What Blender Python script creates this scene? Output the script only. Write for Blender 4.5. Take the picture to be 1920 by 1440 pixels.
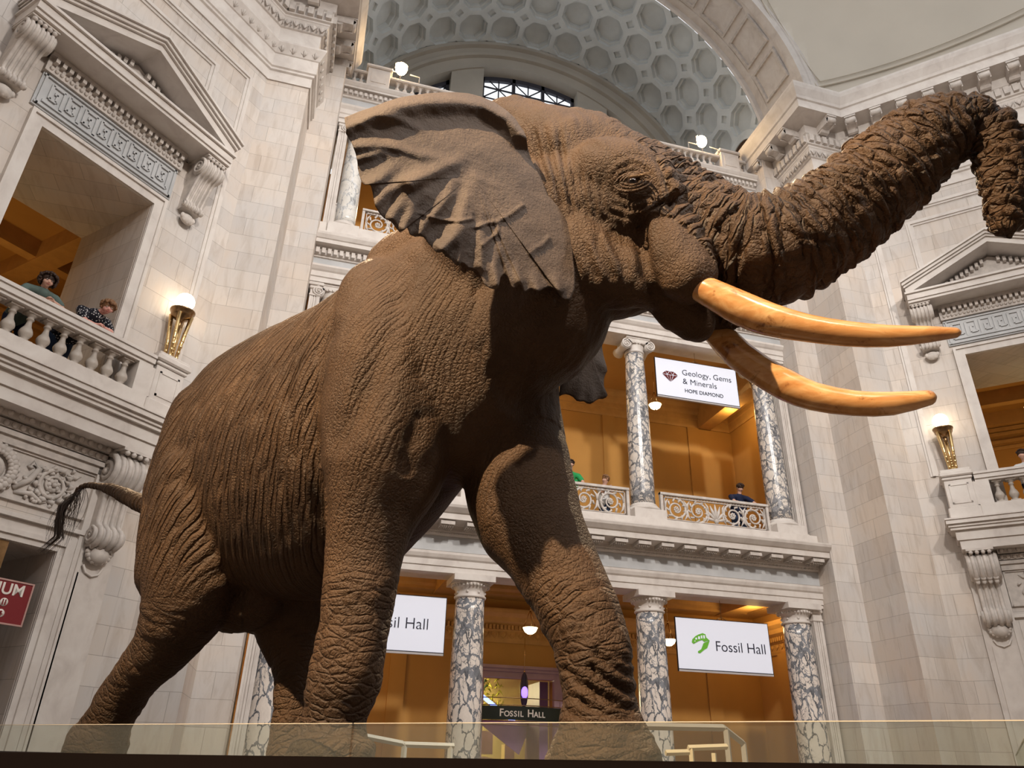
import bpy, bmesh, math, random
import numpy as np
from mathutils import Matrix, Vector, noise as mnoise
from math import sin, cos, pi, radians, sqrt, atan2, hypot, tan

random.seed(7)
SC = bpy.context.scene
for _o in list(bpy.data.objects):
    bpy.data.objects.remove(_o)
COL = SC.collection

# ------------------------------------------------------------------ camera
EYE = Vector((0, 0, 1.45))
def camera():
    p, a, r = radians(27.2), radians(15.0), radians(1.5)
    fw = Vector((sin(a) * cos(p), cos(a) * cos(p), sin(p)))
    rt = Vector((cos(a), -sin(a), 0))
    up = rt.cross(fw)
    X = rt * cos(r) + up * sin(r)
    Y = up * cos(r) - rt * sin(r)
    cd = bpy.data.cameras.new('camera')
    co = bpy.data.objects.new('camera', cd)
    COL.objects.link(co)
    cd.sensor_width = 36
    cd.lens = 36 * 1390 / 1920
    cd.clip_start = .05
    cd.clip_end = 300
    m = Matrix((X, Y, -fw)).transposed().to_4x4()
    m.translation = EYE
    co.matrix_world = m
    SC.camera = co
camera()

# ------------------------------------------------------------------ look
SC.view_settings.view_transform = 'Standard'
SC.view_settings.look = 'None'
SC.view_settings.gamma = 1
SC.view_settings.exposure = 0.0
SC.view_settings.use_curve_mapping = False
SC.cycles.use_denoising = True
SC.cycles.max_bounces = 6
SC.cycles.diffuse_bounces = 3
SC.cycles.glossy_bounces = 3
SC.cycles.transmission_bounces = 4
SC.cycles.sample_clamp_indirect = 4.0

# ------------------------------------------------------------------ daylight from the dome
wd = bpy.data.worlds.new('daylight')
SC.world = wd
wd.use_nodes = True
bg = wd.node_tree.nodes['Background']
bg.inputs[0].default_value = (.93, .96, 1.0, 1)
bg.inputs[1].default_value = 1.15

def spot(name, loc, target, power, col, angle, size=.2, blend=.5):
    d = bpy.data.lights.new(name, 'SPOT')
    d.energy = power
    d.color = col
    d.spot_size = radians(angle)
    d.spot_blend = blend
    d.shadow_soft_size = size
    o = bpy.data.objects.new(name, d)
    COL.objects.link(o)
    o.location = loc
    o.rotation_euler = (Vector(target) - Vector(loc)).to_track_quat('-Z', 'Y').to_euler()
    return o
def point(name, loc, power, col, size=.1):
    d = bpy.data.lights.new(name, 'POINT')
    d.energy = power
    d.color = col
    d.shadow_soft_size = size
    o = bpy.data.objects.new(name, d)
    COL.objects.link(o)
    o.location = loc
    return o
def area(name, loc, target, power, col, sx, sy):
    d = bpy.data.lights.new(name, 'AREA')
    d.shape = 'RECTANGLE'
    d.size = sx
    d.size_y = sy
    d.energy = power
    d.color = col
    o = bpy.data.objects.new(name, d)
    COL.objects.link(o)
    o.location = loc
    o.rotation_euler = (Vector(target) - Vector(loc)).to_track_quat('-Z', 'Y').to_euler()
    return o
WARM = (1.0, .74, .46)
# spotlights standing on the upper gallery balustrades (west, south-west) trained on the elephant
spot('gallery_spot_west', (-6.3, -1.7, 13.8), (1.35, 4.5, 4.3), 26000, WARM, 41, .10, .75)
spot('parapet_spot_left', (.62, 16.7, 21.9), (-.4, 6.3, 5.2), 42000, WARM, 26, .12, .6)
spot('parapet_spot_right', (11.4, 16.7, 21.9), (2.6, 4.0, 5.6), 16000, WARM, 20, .12, .6)
spot('fill_spot_south', (1.5, -9.5, 19.0), (2.0, 3.9, 5.7), 6500, (1, .88, .76), 15, .3, .7)  # soft fill added from the south to lift the head and ear

# added fill spots high on the south side, brightening the walls over the elephant
WW = (1.0, .93, .86)
spot('wall_fill_northwest', (14.0, -8.0, 22.5), (-5.2, 13.0, 9.5), 15000, WW, 50, .8, .35)
spot('wall_fill_northeast', (-2.0, -9.0, 22.5), (17.5, 13.0, 9.5), 15000, WW, 50, .8, .35)
spot('wall_fill_north', (6.2, -11.0, 22.5), (6.2, 17.4, 12.0), 15000, WW, 46, .8, .35)

# ------------------------------------------------------------------ helpers
def tag(o, label=None, cat=None, group=None, kind=None):
    if label: o['label'] = label
    if cat: o['category'] = cat
    if group: o['group'] = group
    if kind: o['kind'] = kind
    return o
def empty(name, loc=(0, 0, 0), rz=0, **k):
    o = bpy.data.objects.new(name, None)
    COL.objects.link(o)
    o.location = loc
    o.rotation_euler = (0, 0, rz)
    o.empty_display_size = .1
    tag(o, **k)
    return o
def copy_tree(o, parent=None):
    c = o.copy()
    COL.objects.link(c)
    if parent is not None:
        c.parent = parent
    for ch in [x for x in KIDS.get(o.name, [])]:
        d = copy_tree(ch, c)
    return c
KIDS = {}

def Tm(loc=(0, 0, 0), rz=0, rx=0, ry=0, s=1):
    return Matrix.Translation(loc) @ Matrix.Rotation(rz, 4, 'Z') @ Matrix.Rotation(ry, 4, 'Y') @ Matrix.Rotation(rx, 4, 'X') @ Matrix.Scale(s, 4)

class MB:
    def __init__(s, T=None):
        s.v = []; s.f = []; s.T = T or Matrix.Identity(4); s.sm = []
    def add(s, vs, fs, smooth=False):
        n = len(s.v)
        T = s.T
        s.v += [tuple(T @ Vector(v)) for v in vs]
        s.f += [tuple(i + n for i in f) for f in fs]
        s.sm += [smooth] * len(fs)
        return s
    def box(s, x0, x1, y0, y1, z0, z1):
        vs = [(x, y, z) for x in (x0, x1) for y in (y0, y1) for z in (z0, z1)]
        return s.add(vs, [(0, 1, 3, 2), (4, 6, 7, 5), (0, 4, 5, 1), (2, 3, 7, 6), (0, 2, 6, 4), (1, 5, 7, 3)])
    def bbox(s, x0, x1, y0, y1, z0, z1, b=.01):
        """box with chamfered vertical and horizontal edges"""
        b = min(b, (x1 - x0) * .3, (y1 - y0) * .3, (z1 - z0) * .3)
        ring = lambda i: [(x0 + i, y0), (x1 - i, y0), (x1, y0 + i), (x1, y1 - i), (x1 - i, y1), (x0 + i, y1), (x0, y1 - i), (x0, y0 + i)]
        def r2(i, z):
            return [(x, y, z) for x, y in [(x0 + b + i, y0 + i), (x1 - b - i, y0 + i), (x1 - i, y0 + b + i), (x1 - i, y1 - b - i), (x1 - b - i, y1 - i), (x0 + b + i, y1 - i), (x0 + i, y1 - b - i), (x0 + i, y0 + b + i)]]
        vs = r2(b, z0) + r2(0, z0 + b) + r2(0, z1 - b) + r2(b, z1)
        fs = [tuple(range(8))[::-1], tuple(range(24, 32))]
        for k in range(3):
            for i in range(8):
                j = (i + 1) % 8
                fs.append((k * 8 + i, k * 8 + j, k * 8 + 8 + j, k * 8 + 8 + i))
        return s.add(vs, fs)
    def lathe(s, prof, seg=24, loc=(0, 0, 0), smooth=True, a0=0, a1=2 * pi):
        """prof [(r,z)...]"""
        full = abs(a1 - a0 - 2 * pi) < 1e-6
        n = seg if full else seg + 1
        vs = []
        for r, z in prof:
            for i in range(n):
                a = a0 + (a1 - a0) * i / seg
                vs.append((loc[0] + r * cos(a), loc[1] + r * sin(a), loc[2] + z))
        fs = []
        for k in range(len(prof) - 1):
            for i in range(seg):
                j = (i + 1) % n
                fs.append((k * n + i, k * n + j, (k + 1) * n + j, (k + 1) * n + i))
        if full:
            if prof[0][0] > 1e-5: fs.append(tuple(range(n))[::-1])
            if prof[-1][0] > 1e-5: fs.append(tuple((len(prof) - 1) * n + i for i in range(n)))
        return s.add(vs, fs, smooth)
    def prism(s, poly, w0, w1, axis='x', smooth=False):
        """poly in the two other axes (in order y,z for x; x,z for y; x,y for z)"""
        def P(a, b, w):
            return (w, a, b) if axis == 'x' else (a, w, b) if axis == 'y' else (a, b, w)
        n = len(poly)
        vs = [P(a, b, w0) for a, b in poly] + [P(a, b, w1) for a, b in poly]
        fs = [tuple(range(n))[::-1], tuple(range(n, 2 * n))]
        s.add(vs, fs)
        n0 = len(s.v) - 2 * n
        s.f += [(n0 + i, n0 + (i + 1) % n, n0 + n + (i + 1) % n, n0 + n + i) for i in range(n)]
        s.sm += [smooth] * n
        return s
    def tube(s, pts, rad, seg=10, closed=False, flat=None, caps=True, smooth=True, up=(0, 0, 1)):
        """tube through pts; rad a number or list; flat=(normal, factor) squashes across normal"""
        P = [Vector(p) for p in pts]
        n = len(P)
        R = rad if isinstance(rad, (list, tuple)) else [rad] * n
        vs = []
        prev = None
        for i, p in enumerate(P):
            if closed: t = P[(i + 1) % n] - P[i - 1]
            else: t = P[min(i + 1, n - 1)] - P[max(i - 1, 0)]
            if t.length < 1e-9: t = Vector((0, 0, 1))
            t.normalize()
            if prev is None:
                u = Vector(up)
                if abs(u.dot(t)) > .95: u = Vector((1, 0, 0))
                a = (u - t * u.dot(t)).normalized()
            else:
                a = (prev - t * prev.dot(t))
                a = a.normalized() if a.length > 1e-6 else prev
            prev = a
            b = t.cross(a)
            for k in range(seg):
                g = 2 * pi * k / seg
                d = a * cos(g) * R[i] + b * sin(g) * R[i]
                if flat:
                    nn = Vector(flat[0])
                    d = d - nn * d.dot(nn) * (1 - flat[1])
                vs.append(tuple(p + d))
        fs = []
        m = n if closed else n - 1
        for i in range(m):
            for k in range(seg):
                l = (k + 1) % seg
                j = (i + 1) % n
                fs.append((i * seg + k, i * seg + l, j * seg + l, j * seg + k))
        if caps and not closed:
            fs.append(tuple(range(seg))[::-1])
            fs.append(tuple((n - 1) * seg + k for k in range(seg)))
        return s.add(vs, fs, smooth)
    def ball(s, c, r, seg=14, rings=8, sc=(1, 1, 1)):
        vs = [(c[0], c[1], c[2] - r * sc[2])]
        for i in range(1, rings):
            t = pi * i / rings
            for k in range(seg):
                a = 2 * pi * k / seg
                vs.append((c[0] + r * sc[0] * sin(t) * cos(a), c[1] + r * sc[1] * sin(t) * sin(a), c[2] - r * sc[2] * cos(t)))
        vs.append((c[0], c[1], c[2] + r * sc[2]))
        fs = [(0, 1 + (k + 1) % seg, 1 + k) for k in range(seg)]
        for i in range(rings - 2):
            for k in range(seg):
                l = (k + 1) % seg
                fs.append((1 + i * seg + k, 1 + i * seg + l, 1 + (i + 1) * seg + l, 1 + (i + 1) * seg + k))
        e = len(vs) - 1
        b0 = 1 + (rings - 2) * seg
        fs += [(b0 + k, b0 + (k + 1) % seg, e) for k in range(seg)]
        return s.add(vs, fs, True)
    def sweep(s, prof, path, closed_prof=True, smooth=False, z0=0, caps=True):
        """profile [(out,z)] swept along plan path [(x,y)], outward = right of travel, mitred"""
        n = len(path)
        P = [Vector(p) for p in path]
        D = [(P[i + 1] - P[i]).normalized() for i in range(n - 1)]
        N = [Vector((d.y, -d.x)) for d in D]
        M = []
        for i in range(n):
            if i == 0: M.append(N[0])
            elif i == n - 1: M.append(N[-1])
            else:
                a, b = N[i - 1], N[i]
                M.append((a + b) / (1 + a.dot(b)))
        m = len(prof)
        vs = [(P[i].x + M[i].x * o, P[i].y + M[i].y * o, z + z0) for i in range(n) for o, z in prof]
        fs = []
        q = m if closed_prof else m - 1
        for i in range(n - 1):
            for k in range(q):
                l = (k + 1) % m
                fs.append((i * m + k, i * m + l, (i + 1) * m + l, (i + 1) * m + k))
        if closed_prof and caps:
            fs.append(tuple(range(m))[::-1])
            fs.append(tuple((n - 1) * m + k for k in range(m)))
        return s.add(vs, fs, smooth)
    def build(s, name, mat, parent=None, label=None, cat=None, group=None, kind=None, M=None, uv=True, recalc=True):
        me = bpy.data.meshes.new(name)
        me.from_pydata(s.v, [], s.f)
        me.materials.append(mat)
        me.polygons.foreach_set('use_smooth', s.sm)
        if recalc:
            bm = bmesh.new(); bm.from_mesh(me)
            bmesh.ops.recalc_face_normals(bm, faces=bm.faces)
            bm.to_mesh(me); bm.free()
        if uv:
            box_uv(me)
        o = bpy.data.objects.new(name, me)
        COL.objects.link(o)
        if parent is not None:
            o.parent = parent
            KIDS.setdefault(parent.name, []).append(o)
        if M is not None:
            o.matrix_world = M
        tag(o, label, cat, group, kind)
        return o

def box_uv(me):
    uvl = me.uv_layers.new(name='UVMap')
    nl = len(me.loops)
    co = np.empty(len(me.vertices) * 3, 'f'); me.vertices.foreach_get('co', co); co = co.reshape(-1, 3)
    vi = np.empty(nl, 'i'); me.loops.foreach_get('vertex_index', vi)
    nf = len(me.polygons)
    nr = np.empty(nf * 3, 'f'); me.polygons.foreach_get('normal', nr); nr = nr.reshape(-1, 3)
    lt = np.empty(nf, 'i'); me.polygons.foreach_get('loop_total', lt)
    fi = np.repeat(np.arange(nf), lt)
    c = co[vi]; n = nr[fi]
    h = np.hypot(n[:, 0], n[:, 1]) + 1e-9
    flat = np.abs(n[:, 2]) > .8
    u = np.where(flat, c[:, 0], (-n[:, 1] * c[:, 0] + n[:, 0] * c[:, 1]) / h)
    v = np.where(flat, c[:, 1], c[:, 2])
    uvl.data.foreach_set('uv', np.stack([u, v], 1).astype('f').ravel())

# ------------------------------------------------------------------ materials
MATS = {}
class NT:
    """small node helper"""
    def __init__(s, name, rough=.6, spec=.4):
        m = bpy.data.materials.new(name); m.use_nodes = True
        s.m = m; s.t = m.node_tree; s.b = s.t.nodes['Principled BSDF']
        s.b.inputs['Roughness'].default_value = rough
        s.b.inputs['Specular IOR Level'].default_value = spec
        MATS[name] = m
    def n(s, typ, **k):
        nd = s.t.nodes.new(typ)
        for a, v in k.items():
            if a in nd.bl_rna.properties: setattr(nd, a, v)
            else: nd.inputs[a].default_value = v
        return nd
    def l(s, a, b): s.t.links.new(a, b)
    def co(s, kind='Object', scale=(1, 1, 1), loc=(0, 0, 0), rot=(0, 0, 0)):
        tc = s.n('ShaderNodeTexCoord'); mp = s.n('ShaderNodeMapping')
        s.l(tc.outputs[kind], mp.inputs[0])
        mp.inputs['Scale'].default_value = scale; mp.inputs['Location'].default_value = loc; mp.inputs['Rotation'].default_value = rot
        return mp.outputs[0]
    def noise(s, vec, scale=5, detail=4, rough=.55, dist=0):
        nd = s.n('ShaderNodeTexNoise'); nd.inputs['Scale'].default_value = scale; nd.inputs['Detail'].default_value = detail
        nd.inputs['Roughness'].default_value = rough; nd.inputs['Distortion'].default_value = dist
        if vec is not None: s.l(vec, nd.inputs['Vector'])
        return nd
    def ramp(s, fac, stops):
        r = s.n('ShaderNodeValToRGB'); e = r.color_ramp.elements
        while len(e) < len(stops): e.new(.5)
        for q, (p, c) in zip(e, stops):
            q.position = p; q.color = (*c, 1) if len(c) == 3 else c
        s.l(fac, r.inputs[0]); return r.outputs[0]
    def mix(s, fac, a, b, mode='MIX'):
        x = s.n('ShaderNodeMix', data_type='RGBA', blend_type=mode)
        if hasattr(fac, 'links') or hasattr(fac, 'is_linked'): s.l(fac, x.inputs[0])
        else: x.inputs[0].default_value = fac
        for q, i in ((a, 6), (b, 7)):
            if hasattr(q, 'is_linked'): s.l(q, x.inputs[i])
            else: x.inputs[i].default_value = (*q, 1)
        return x.outputs[2]
    def math(s, op, a, b=None, c=None):
        x = s.n('ShaderNodeMath', operation=op)
        for i, q in enumerate((a, b, c)):
            if q is None: continue
            if hasattr(q, 'is_linked'): s.l(q, x.inputs[i])
            else: x.inputs[i].default_value = q
        return x.outputs[0]
    def color(s, c):
        if hasattr(c, 'is_linked'): s.l(c, s.b.inputs['Base Color'])
        else: s.b.inputs['Base Color'].default_value = (*c, 1)
    def bump(s, h, strength=.3, dist=.02):
        b = s.n('ShaderNodeBump'); b.inputs['Strength'].default_value = strength; b.inputs['Distance'].default_value = dist
        s.l(h, b.inputs['Height']); s.l(b.outputs[0], s.b.inputs['Normal']); return b

def m_plain(name, c, rough=.6, spec=.4, metal=0, var=.06, scale=3, bump=0):
    t = NT(name, rough, spec)
    t.b.inputs['Metallic'].default_value = metal
    if var:
        ns = t.noise(t.co(), scale, 5)
        d = tuple(max(0, x * (1 - var * 2.5)) for x in c); e = tuple(min(1, x * (1 + var)) for x in c)
        t.color(t.ramp(ns.outputs[0], [(.3, d), (.7, e)]))
        if bump: t.bump(ns.outputs[0], bump, .02)
    else: t.color(c)
    return t.m
def m_emit(name, c, s):
    t = NT(name)
    t.color((0.8, .8, .8)); t.b.inputs['Emission Color'].default_value = (*c, 1); t.b.inputs['Emission Strength'].default_value = s
    return t.m

def m_blocks():
    t = NT('marble_blocks', .55, .35)
    uv = t.co('UV', loc=(0.3, 0.04, 0))
    br = t.n('ShaderNodeTexBrick', offset=.5, squash=1.0)
    t.l(uv, br.inputs['Vector'])
    br.inputs['Scale'].default_value = 1; br.inputs['Mortar Size'].default_value = .006; br.inputs['Mortar Smooth'].default_value = .3
    br.inputs['Brick Width'].default_value = 1.15; br.inputs['Row Height'].default_value = .5; br.inputs['Bias'].default_value = 0
    br.inputs['Color1'].default_value = (.66, .60, .545, 1); br.inputs['Color2'].default_value = (.575, .52, .475, 1); br.inputs['Mortar'].default_value = (.40, .36, .32, 1)
    w = t.co('UV', scale=(3.2, .55, 1))
    n1 = t.noise(w, 1.6, 6, .62, .8)
    stain = t.ramp(n1.outputs[0], [(.32, (.86, .83, .80)), (.52, (1, 1, 1)), (.75, (1.0, .965, .93))])
    n2 = t.noise(t.co('UV', scale=(.5, .5, 1)), 1.1, 3)
    tone = t.ramp(n2.outputs[0], [(.35, (.93, .96, 1.0)), (.65, (1.0, .955, .91))])
    c = t.mix(1, br.outputs[0], stain, 'MULTIPLY'); c = t.mix(1, c, tone, 'MULTIPLY')
    t.color(c); t.bump(t.math('SUBTRACT', 1, br.outputs[1]), .35, .01)
    return t.m
def m_trim():
    t = NT('marble_trim', .5, .4)
    n1 = t.noise(t.co('Object', scale=(1, 1, .8)), 2.4, 7, .6, .6)
    c = t.ramp(n1.outputs[0], [(.3, (.545, .49, .45)), (.5, (.635, .58, .535)), (.72, (.69, .645, .60))])
    t.color(c); return t.m
def m_breccia(name, light, dark, sc=3.0, thr=.11, stretch=.55, seed=0):
    t = NT(name, .25, .5)
    v0 = t.co('Object', scale=(1, 1, stretch), loc=(seed, seed * 1.7, seed * 2.3))
    ds = t.noise(v0, 2.2, 5, .6)
    vv = t.n('ShaderNodeVectorMath', operation='MULTIPLY_ADD')
    t.l(ds.outputs[1], vv.inputs[0]); vv.inputs[1].default_value = (.55, .55, .55); t.l(v0, vv.inputs[2])
    def vor(s_):
        v = t.n('ShaderNodeTexVoronoi', feature='DISTANCE_TO_EDGE'); v.inputs['Scale'].default_value = s_
        t.l(vv.outputs[0], v.inputs['Vector']); return v.outputs['Distance']
    a = vor(sc); b = vor(sc * 2.1)
    big = t.noise(v0, 1.0, 3)
    w1 = t.math('MULTIPLY', big.outputs[0], thr * 1.7)
    ea = t.math('LESS_THAN', a, t.math('MULTIPLY', w1, .95))
    eb = t.math('LESS_THAN', b, t.math('MULTIPLY', t.math('SUBTRACT', big.outputs[0], .40), thr * 3.4))
    e = t.math('MAXIMUM', ea, eb)
    fine = t.noise(vv.outputs[0], 9, 5)
    dk = t.ramp(fine.outputs[0], [(.35, tuple(x * .6 for x in dark)), (.65, tuple(min(1, x * 1.7) for x in dark))])
    lt = t.ramp(fine.outputs[0], [(.3, tuple(x * .82 for x in light)), (.7, light)])
    t.color(t.mix(e, lt, dk)); return t.m
BLOCK = m_blocks()
TRIM = m_trim()
CARVED = m_plain('carved_marble', (.60, .545, .50), .6, .3, var=.09, scale=6)
FRIEZE = m_plain('grey_frieze_marble', (.50, .505, .51), .45, .4, var=.06, scale=2)
BREC = m_breccia('breccia_marble', (.76, .68, .61), (.145, .15, .165), 4.4, .10)
BREC2 = m_breccia('breccia_marble_blue', (.74, .67, .60), (.175, .175, .185), 3.6, .105, .8, 3.1)
PALE = m_breccia('pale_marble', (.74, .71, .66), (.42, .42, .42), 1.6, .05, .7, 5.2)
OCHRE = m_plain('ochre_plaster', (.52, .275, .075), .7, .2, var=.05, scale=.6)
OCHRE_TRIM = m_plain('ochre_trim', (.54, .30, .095), .6, .3, var=.05, scale=4)
BRONZE = m_plain('bronze', (.32, .20, .10), .28, .5, metal=1, var=.12, scale=9)
GILT = m_plain('gilt_bronze', (.80, .56, .26), .25, .5, metal=1, var=.08, scale=9)
PLASTER = m_plain('beige_plaster', (.66, .60, .51), .8, .2, var=.02, scale=.5)
COFFER = m_plain('coffer_stone', (.62, .655, .66), .7, .25, var=.05, scale=1.2)  # cool cast of the window daylight is tinted into this stone
DARKWOOD = m_plain('dark_platform', (.012, .006, .004), .4, .3, var=.1, scale=2)
FLOOR = m_plain('floor_marble', (.30, .25, .21), .35, .4, var=.1, scale=.8)
GLOBE = m_emit('lamp_glass', (1.0, .84, .60), 7)
BOWL = m_emit('pendant_glass', (1.0, .80, .42), 9)
WHITE = m_plain('white_board', (.80, .83, .90), .5, .3, var=0)
BLACK = m_plain('black_edge', (.015, .012, .015), .5, .3, var=0)
# ================================================================== the hall
XC = 6.2; A1 = 8.02; A2 = 7.25; DA = 15.26; DB = 16.75; DC = 17.4; XF = 9.1; DL = 6.4
q2 = sqrt(.5)
FL_ = (XC - XF, DA); FR_ = (XC + XF, DA)
# local frames (s along wall, o outward into the hall, z)
ML = Matrix(((-q2, q2, 0, FL_[0]), (-q2, -q2, 0, FL_[1]), (0, 0, 1, 0), (0, 0, 0, 1)))
MR = Matrix(((q2, -q2, 0, FR_[0]), (-q2, -q2, 0, FR_[1]), (0, 0, 1, 0), (0, 0, 0, 1)))
MN = Matrix(((1, 0, 0, XC), (0, -1, 0, DC), (0, 0, 1, 0), (0, 0, 0, 1)))
def P2(M, s, o=0):
    v = M @ Vector((s, o, 0)); return (v.x, v.y)

# ---- wall shells
WINS = (1.95, 4.35)           # upper opening along the wall
WINZ = (7.55, 11.8)
DOORS = (1.75, 4.55); DOORZ = 4.45
def diag_wall(M, name):
    mb = MB(M)
    th = 2.4
    H = 17.7
    mb.box(0, DOORS[0], -th, 0, 0, H)
    mb.box(DOORS[1], DL, -th, 0, 0, H)
    mb.box(DOORS[0], DOORS[1], -th, 0, DOORZ, WINZ[0] - .55)
    mb.box(DOORS[0], WINS[0], -th, 0, WINZ[0] - .55, H)
    mb.box(WINS[1], DOORS[1], -th, 0, WINZ[0] - .55, H)
    mb.box(WINS[0], WINS[1], -th, 0, WINZ[1], H)
    mb.box(WINS[0], WINS[1], -th, 0, WINZ[0] - .55, WINZ[0] - .3)
    o = mb.build(name, BLOCK, kind='structure')
    # framed panel above the pediment (raised fillets)
    return o
diag_wall(ML, 'wall_northwest'); diag_wall(MR, 'wall_northeast')
def pier(sgn, name):
    X = lambda a: XC + sgn * a
    mb = MB()
    def poly(pts, z0, z1):
        mb.prism(pts, z0, z1, 'z')
    # stepped pier: facet A, return, facet B, return to the column screen
    pts = [(X(XF), DA), (X(A1), DA), (X(A1), DB), (X(A2), DB), (X(A2), DC + .7), (X(A2 + .5), DC + .7), (X(A2 + .5), 22.2), (X(XF) + sgn * 1.6, 22.2), (X(XF) + sgn * 1.6, DA - 1.6 * 0)]
    poly(pts, 0, 22.0)
    return mb.build(name, BLOCK, kind='structure')
pier(-1, 'wall_north_left'); pier(1, 'wall_north_right')

# ---- main entablature all round the hall
def rect(o0, o1, z0, z1): return [(o0, z0), (o1, z0), (o1, z1), (o0, z1)]
mainp = [(-.1, 17.6), (.04, 17.6), (.04, 17.92), (.09, 17.95), (.09, 18.02), (.13, 18.05), (.13, 18.5), (.16, 18.52), (.30, 18.80), (.30, 18.86), (.05, 18.9), (.05, 19.62),
         (.10, 19.64), (.22, 19.9), (.24, 19.92), (.24, 19.98), (.30, 20.0), (.30, 20.38), (.34, 20.42), (.34, 20.75), (.95, 20.80), (.95, 21.12), (1.0, 21.15), (1.02, 21.25), (1.14, 21.5), (1.17, 21.62), (1.17, 21.70), (.6, 21.75), (.25, 21.9), (-.1, 21.9)]
left_path = [P2(ML, 9.5), FL_, (XC - A1, DA), (XC - A1, 17.45)]
right_path = [(XC + A1, 17.45), (XC + A1, DA), FR_, P2(MR, 9.5)]
def seglens(path):
    return [(Vector(path[i]), (Vector(path[i + 1]) - Vector(path[i]))) for i in range(len(path) - 1)]
def along(mb, path, off, step, fn, m0=0.0, m1=0.0, only=None):
    """call fn(T) at even steps on each straight run offset outward by off"""
    n = len(path)
    for i, (p, d) in enumerate(seglens(path)):
        if only is not None and i not in only: continue
        L = d.length; t = d.normalized(); nrm = Vector((t.y, -t.x))
        # run extension because of the mitre at offset
        def ext(a, b):
            c = a.x * b.y - a.y * b.x
            return off * tan(math.asin(max(-1, min(1, c))) / 2) if abs(c) > 1e-6 else 0
        e0 = ext(seglens(path)[i - 1][1].normalized(), t) if i > 0 else 0
        e1 = ext(t, seglens(path)[i + 1][1].normalized()) if i < n - 2 else 0
        a0 = -e0 * -1 * -1; 
        a0, a1 = -e0 + m0, L + e1 - m1
        k = max(1, round((a1 - a0) / step)); st = (a1 - a0) / k
        for j in range(k):
            c = p + t * (a0 + (j + .5) * st) + nrm * off
            T = Matrix(((t.x, nrm.x, 0, c.x), (t.y, nrm.y, 0, c.y), (0, 0, 1, 0), (0, 0, 0, 1)))
            mb.T = T; fn(mb, st)
    mb.T = Matrix.Identity(4)
def modillion(mb, st):
    w = .15
    pr = [(0, 20.44), (.08, 20.40), (.16, 20.42), (.22, 20.50), (.38, 20.56), (.50, 20.54), (.56, 20.60), (.58, 20.70), (.52, 20.76), (0, 20.76)]
    mb.prism(pr, -w, w, 'x')
    mb.box(-w * 1.15, w * 1.15, 0, .60, 20.73, 20.79)
    for s in (-1, 1): mb.box(s * .15 - .02, s * .15 + .02, .0, .50, 20.50, 20.74)
    mb.tube([(-w, .50, 20.62), (w, .50, 20.62)], .085, 10)
def dent(w, d, z0, z1):
    def f(mb, st): mb.box(-st * w / 2, st * w / 2, -.02, d, z0, z1)
    return f
def egg(z0, z1, d=.06):
    def f(mb, st):
        r = st * .27
        h = (z1 - z0) / 2
        mb.ball((0, 0, (z0 + z1) / 2), r, 8, 6, (1, .55, h / r * .9))
        mb.tube([(-st * .34, .01, z1), (-st * .36, .02, z0 + h), (0, .02, z0), (st * .36, .02, z0 + h), (st * .34, .01, z1)], st * .06, 5)
        mb.box(st * .46, st * .54, -.02, .03, z0, z1)
    return f
def leaf(z0, z1):
    def f(mb, st):
        h = z1 - z0
        mb.tube([(0, .03, z0 + .02), (0, .05, z0 + h * .5), (0, .08, z1 - .02)], [st * .04, st * .17, st * .05], 7)
        for s in (-1, 1):
            mb.tube([(0, .01, z0 + .03), (s * st * .26, .04, z0 + h * .35), (s * st * .38, .07, z0 + h * .8), (s * st * .2, .08, z1 - .03), (s * st * .12, .06, z0 + h * .6)], [st * .05, st * .07, st * .08, st * .06, st * .03], 6)
    return f
def big_entab(path, name, md=None):
    mb = MB(); mb.sweep(mainp, path)
    o = mb.build(name, TRIM, kind='structure')
    m2 = MB()
    along(m2, path, .34, .74, modillion, .1, .1)
    along(m2, path, .30, .235, dent(.62, .10, 20.06, 20.34))
    along(m2, path, .17, .25, egg(19.66, 19.94))
    along(m2, path, .17, .27, leaf(18.53, 18.84))
    m2.build('carved_bands', CARVED, o)
    return o
big_entab(left_path, 'trim_1'); big_entab(right_path, 'trim_2')
# plain lower string mouldings on the piers (seen between the panels)
def frame_strip(mb, s0, s1, z0, z1, w=.09, d=.045, sides='ltrb'):
    if 't' in sides: mb.sweep_box = None
    prof = [(0, 0)]
    for (a, b, c, e) in ((s0, s1, z1 - w, z1), (s0, s1, z0, z0 + w), (s0, s0 + w, z0, z1), (s1 - w, s1, z0, z1)):
        mb.box(a, b, 0, d, c, e)
def wall_panels(M, n):
    mb = MB(M)
    def strip(s0, s1, z0, z1, w, d):
        mb.box(s0, s1, 0, d, z1 - w, z1); mb.box(s0, s0 + w, 0, d, z0, z1 - w); mb.box(s1 - w, s1, 0, d, z0, z1 - w)
    for (s0, s1, z0, z1) in ((.40, DL - .40, 8.5, 17.2), (1.38, DL - 1.38, 13.4, 16.65)):
        strip(s0, s1, z0, z1, .20, .03); strip(s0 + .06, s1 - .06, z0, z1 - .06, .07, .065)
    mb.build('trim_%d' % n, TRIM, kind='structure')
wall_panels(ML, 3); wall_panels(MR, 4)

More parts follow.
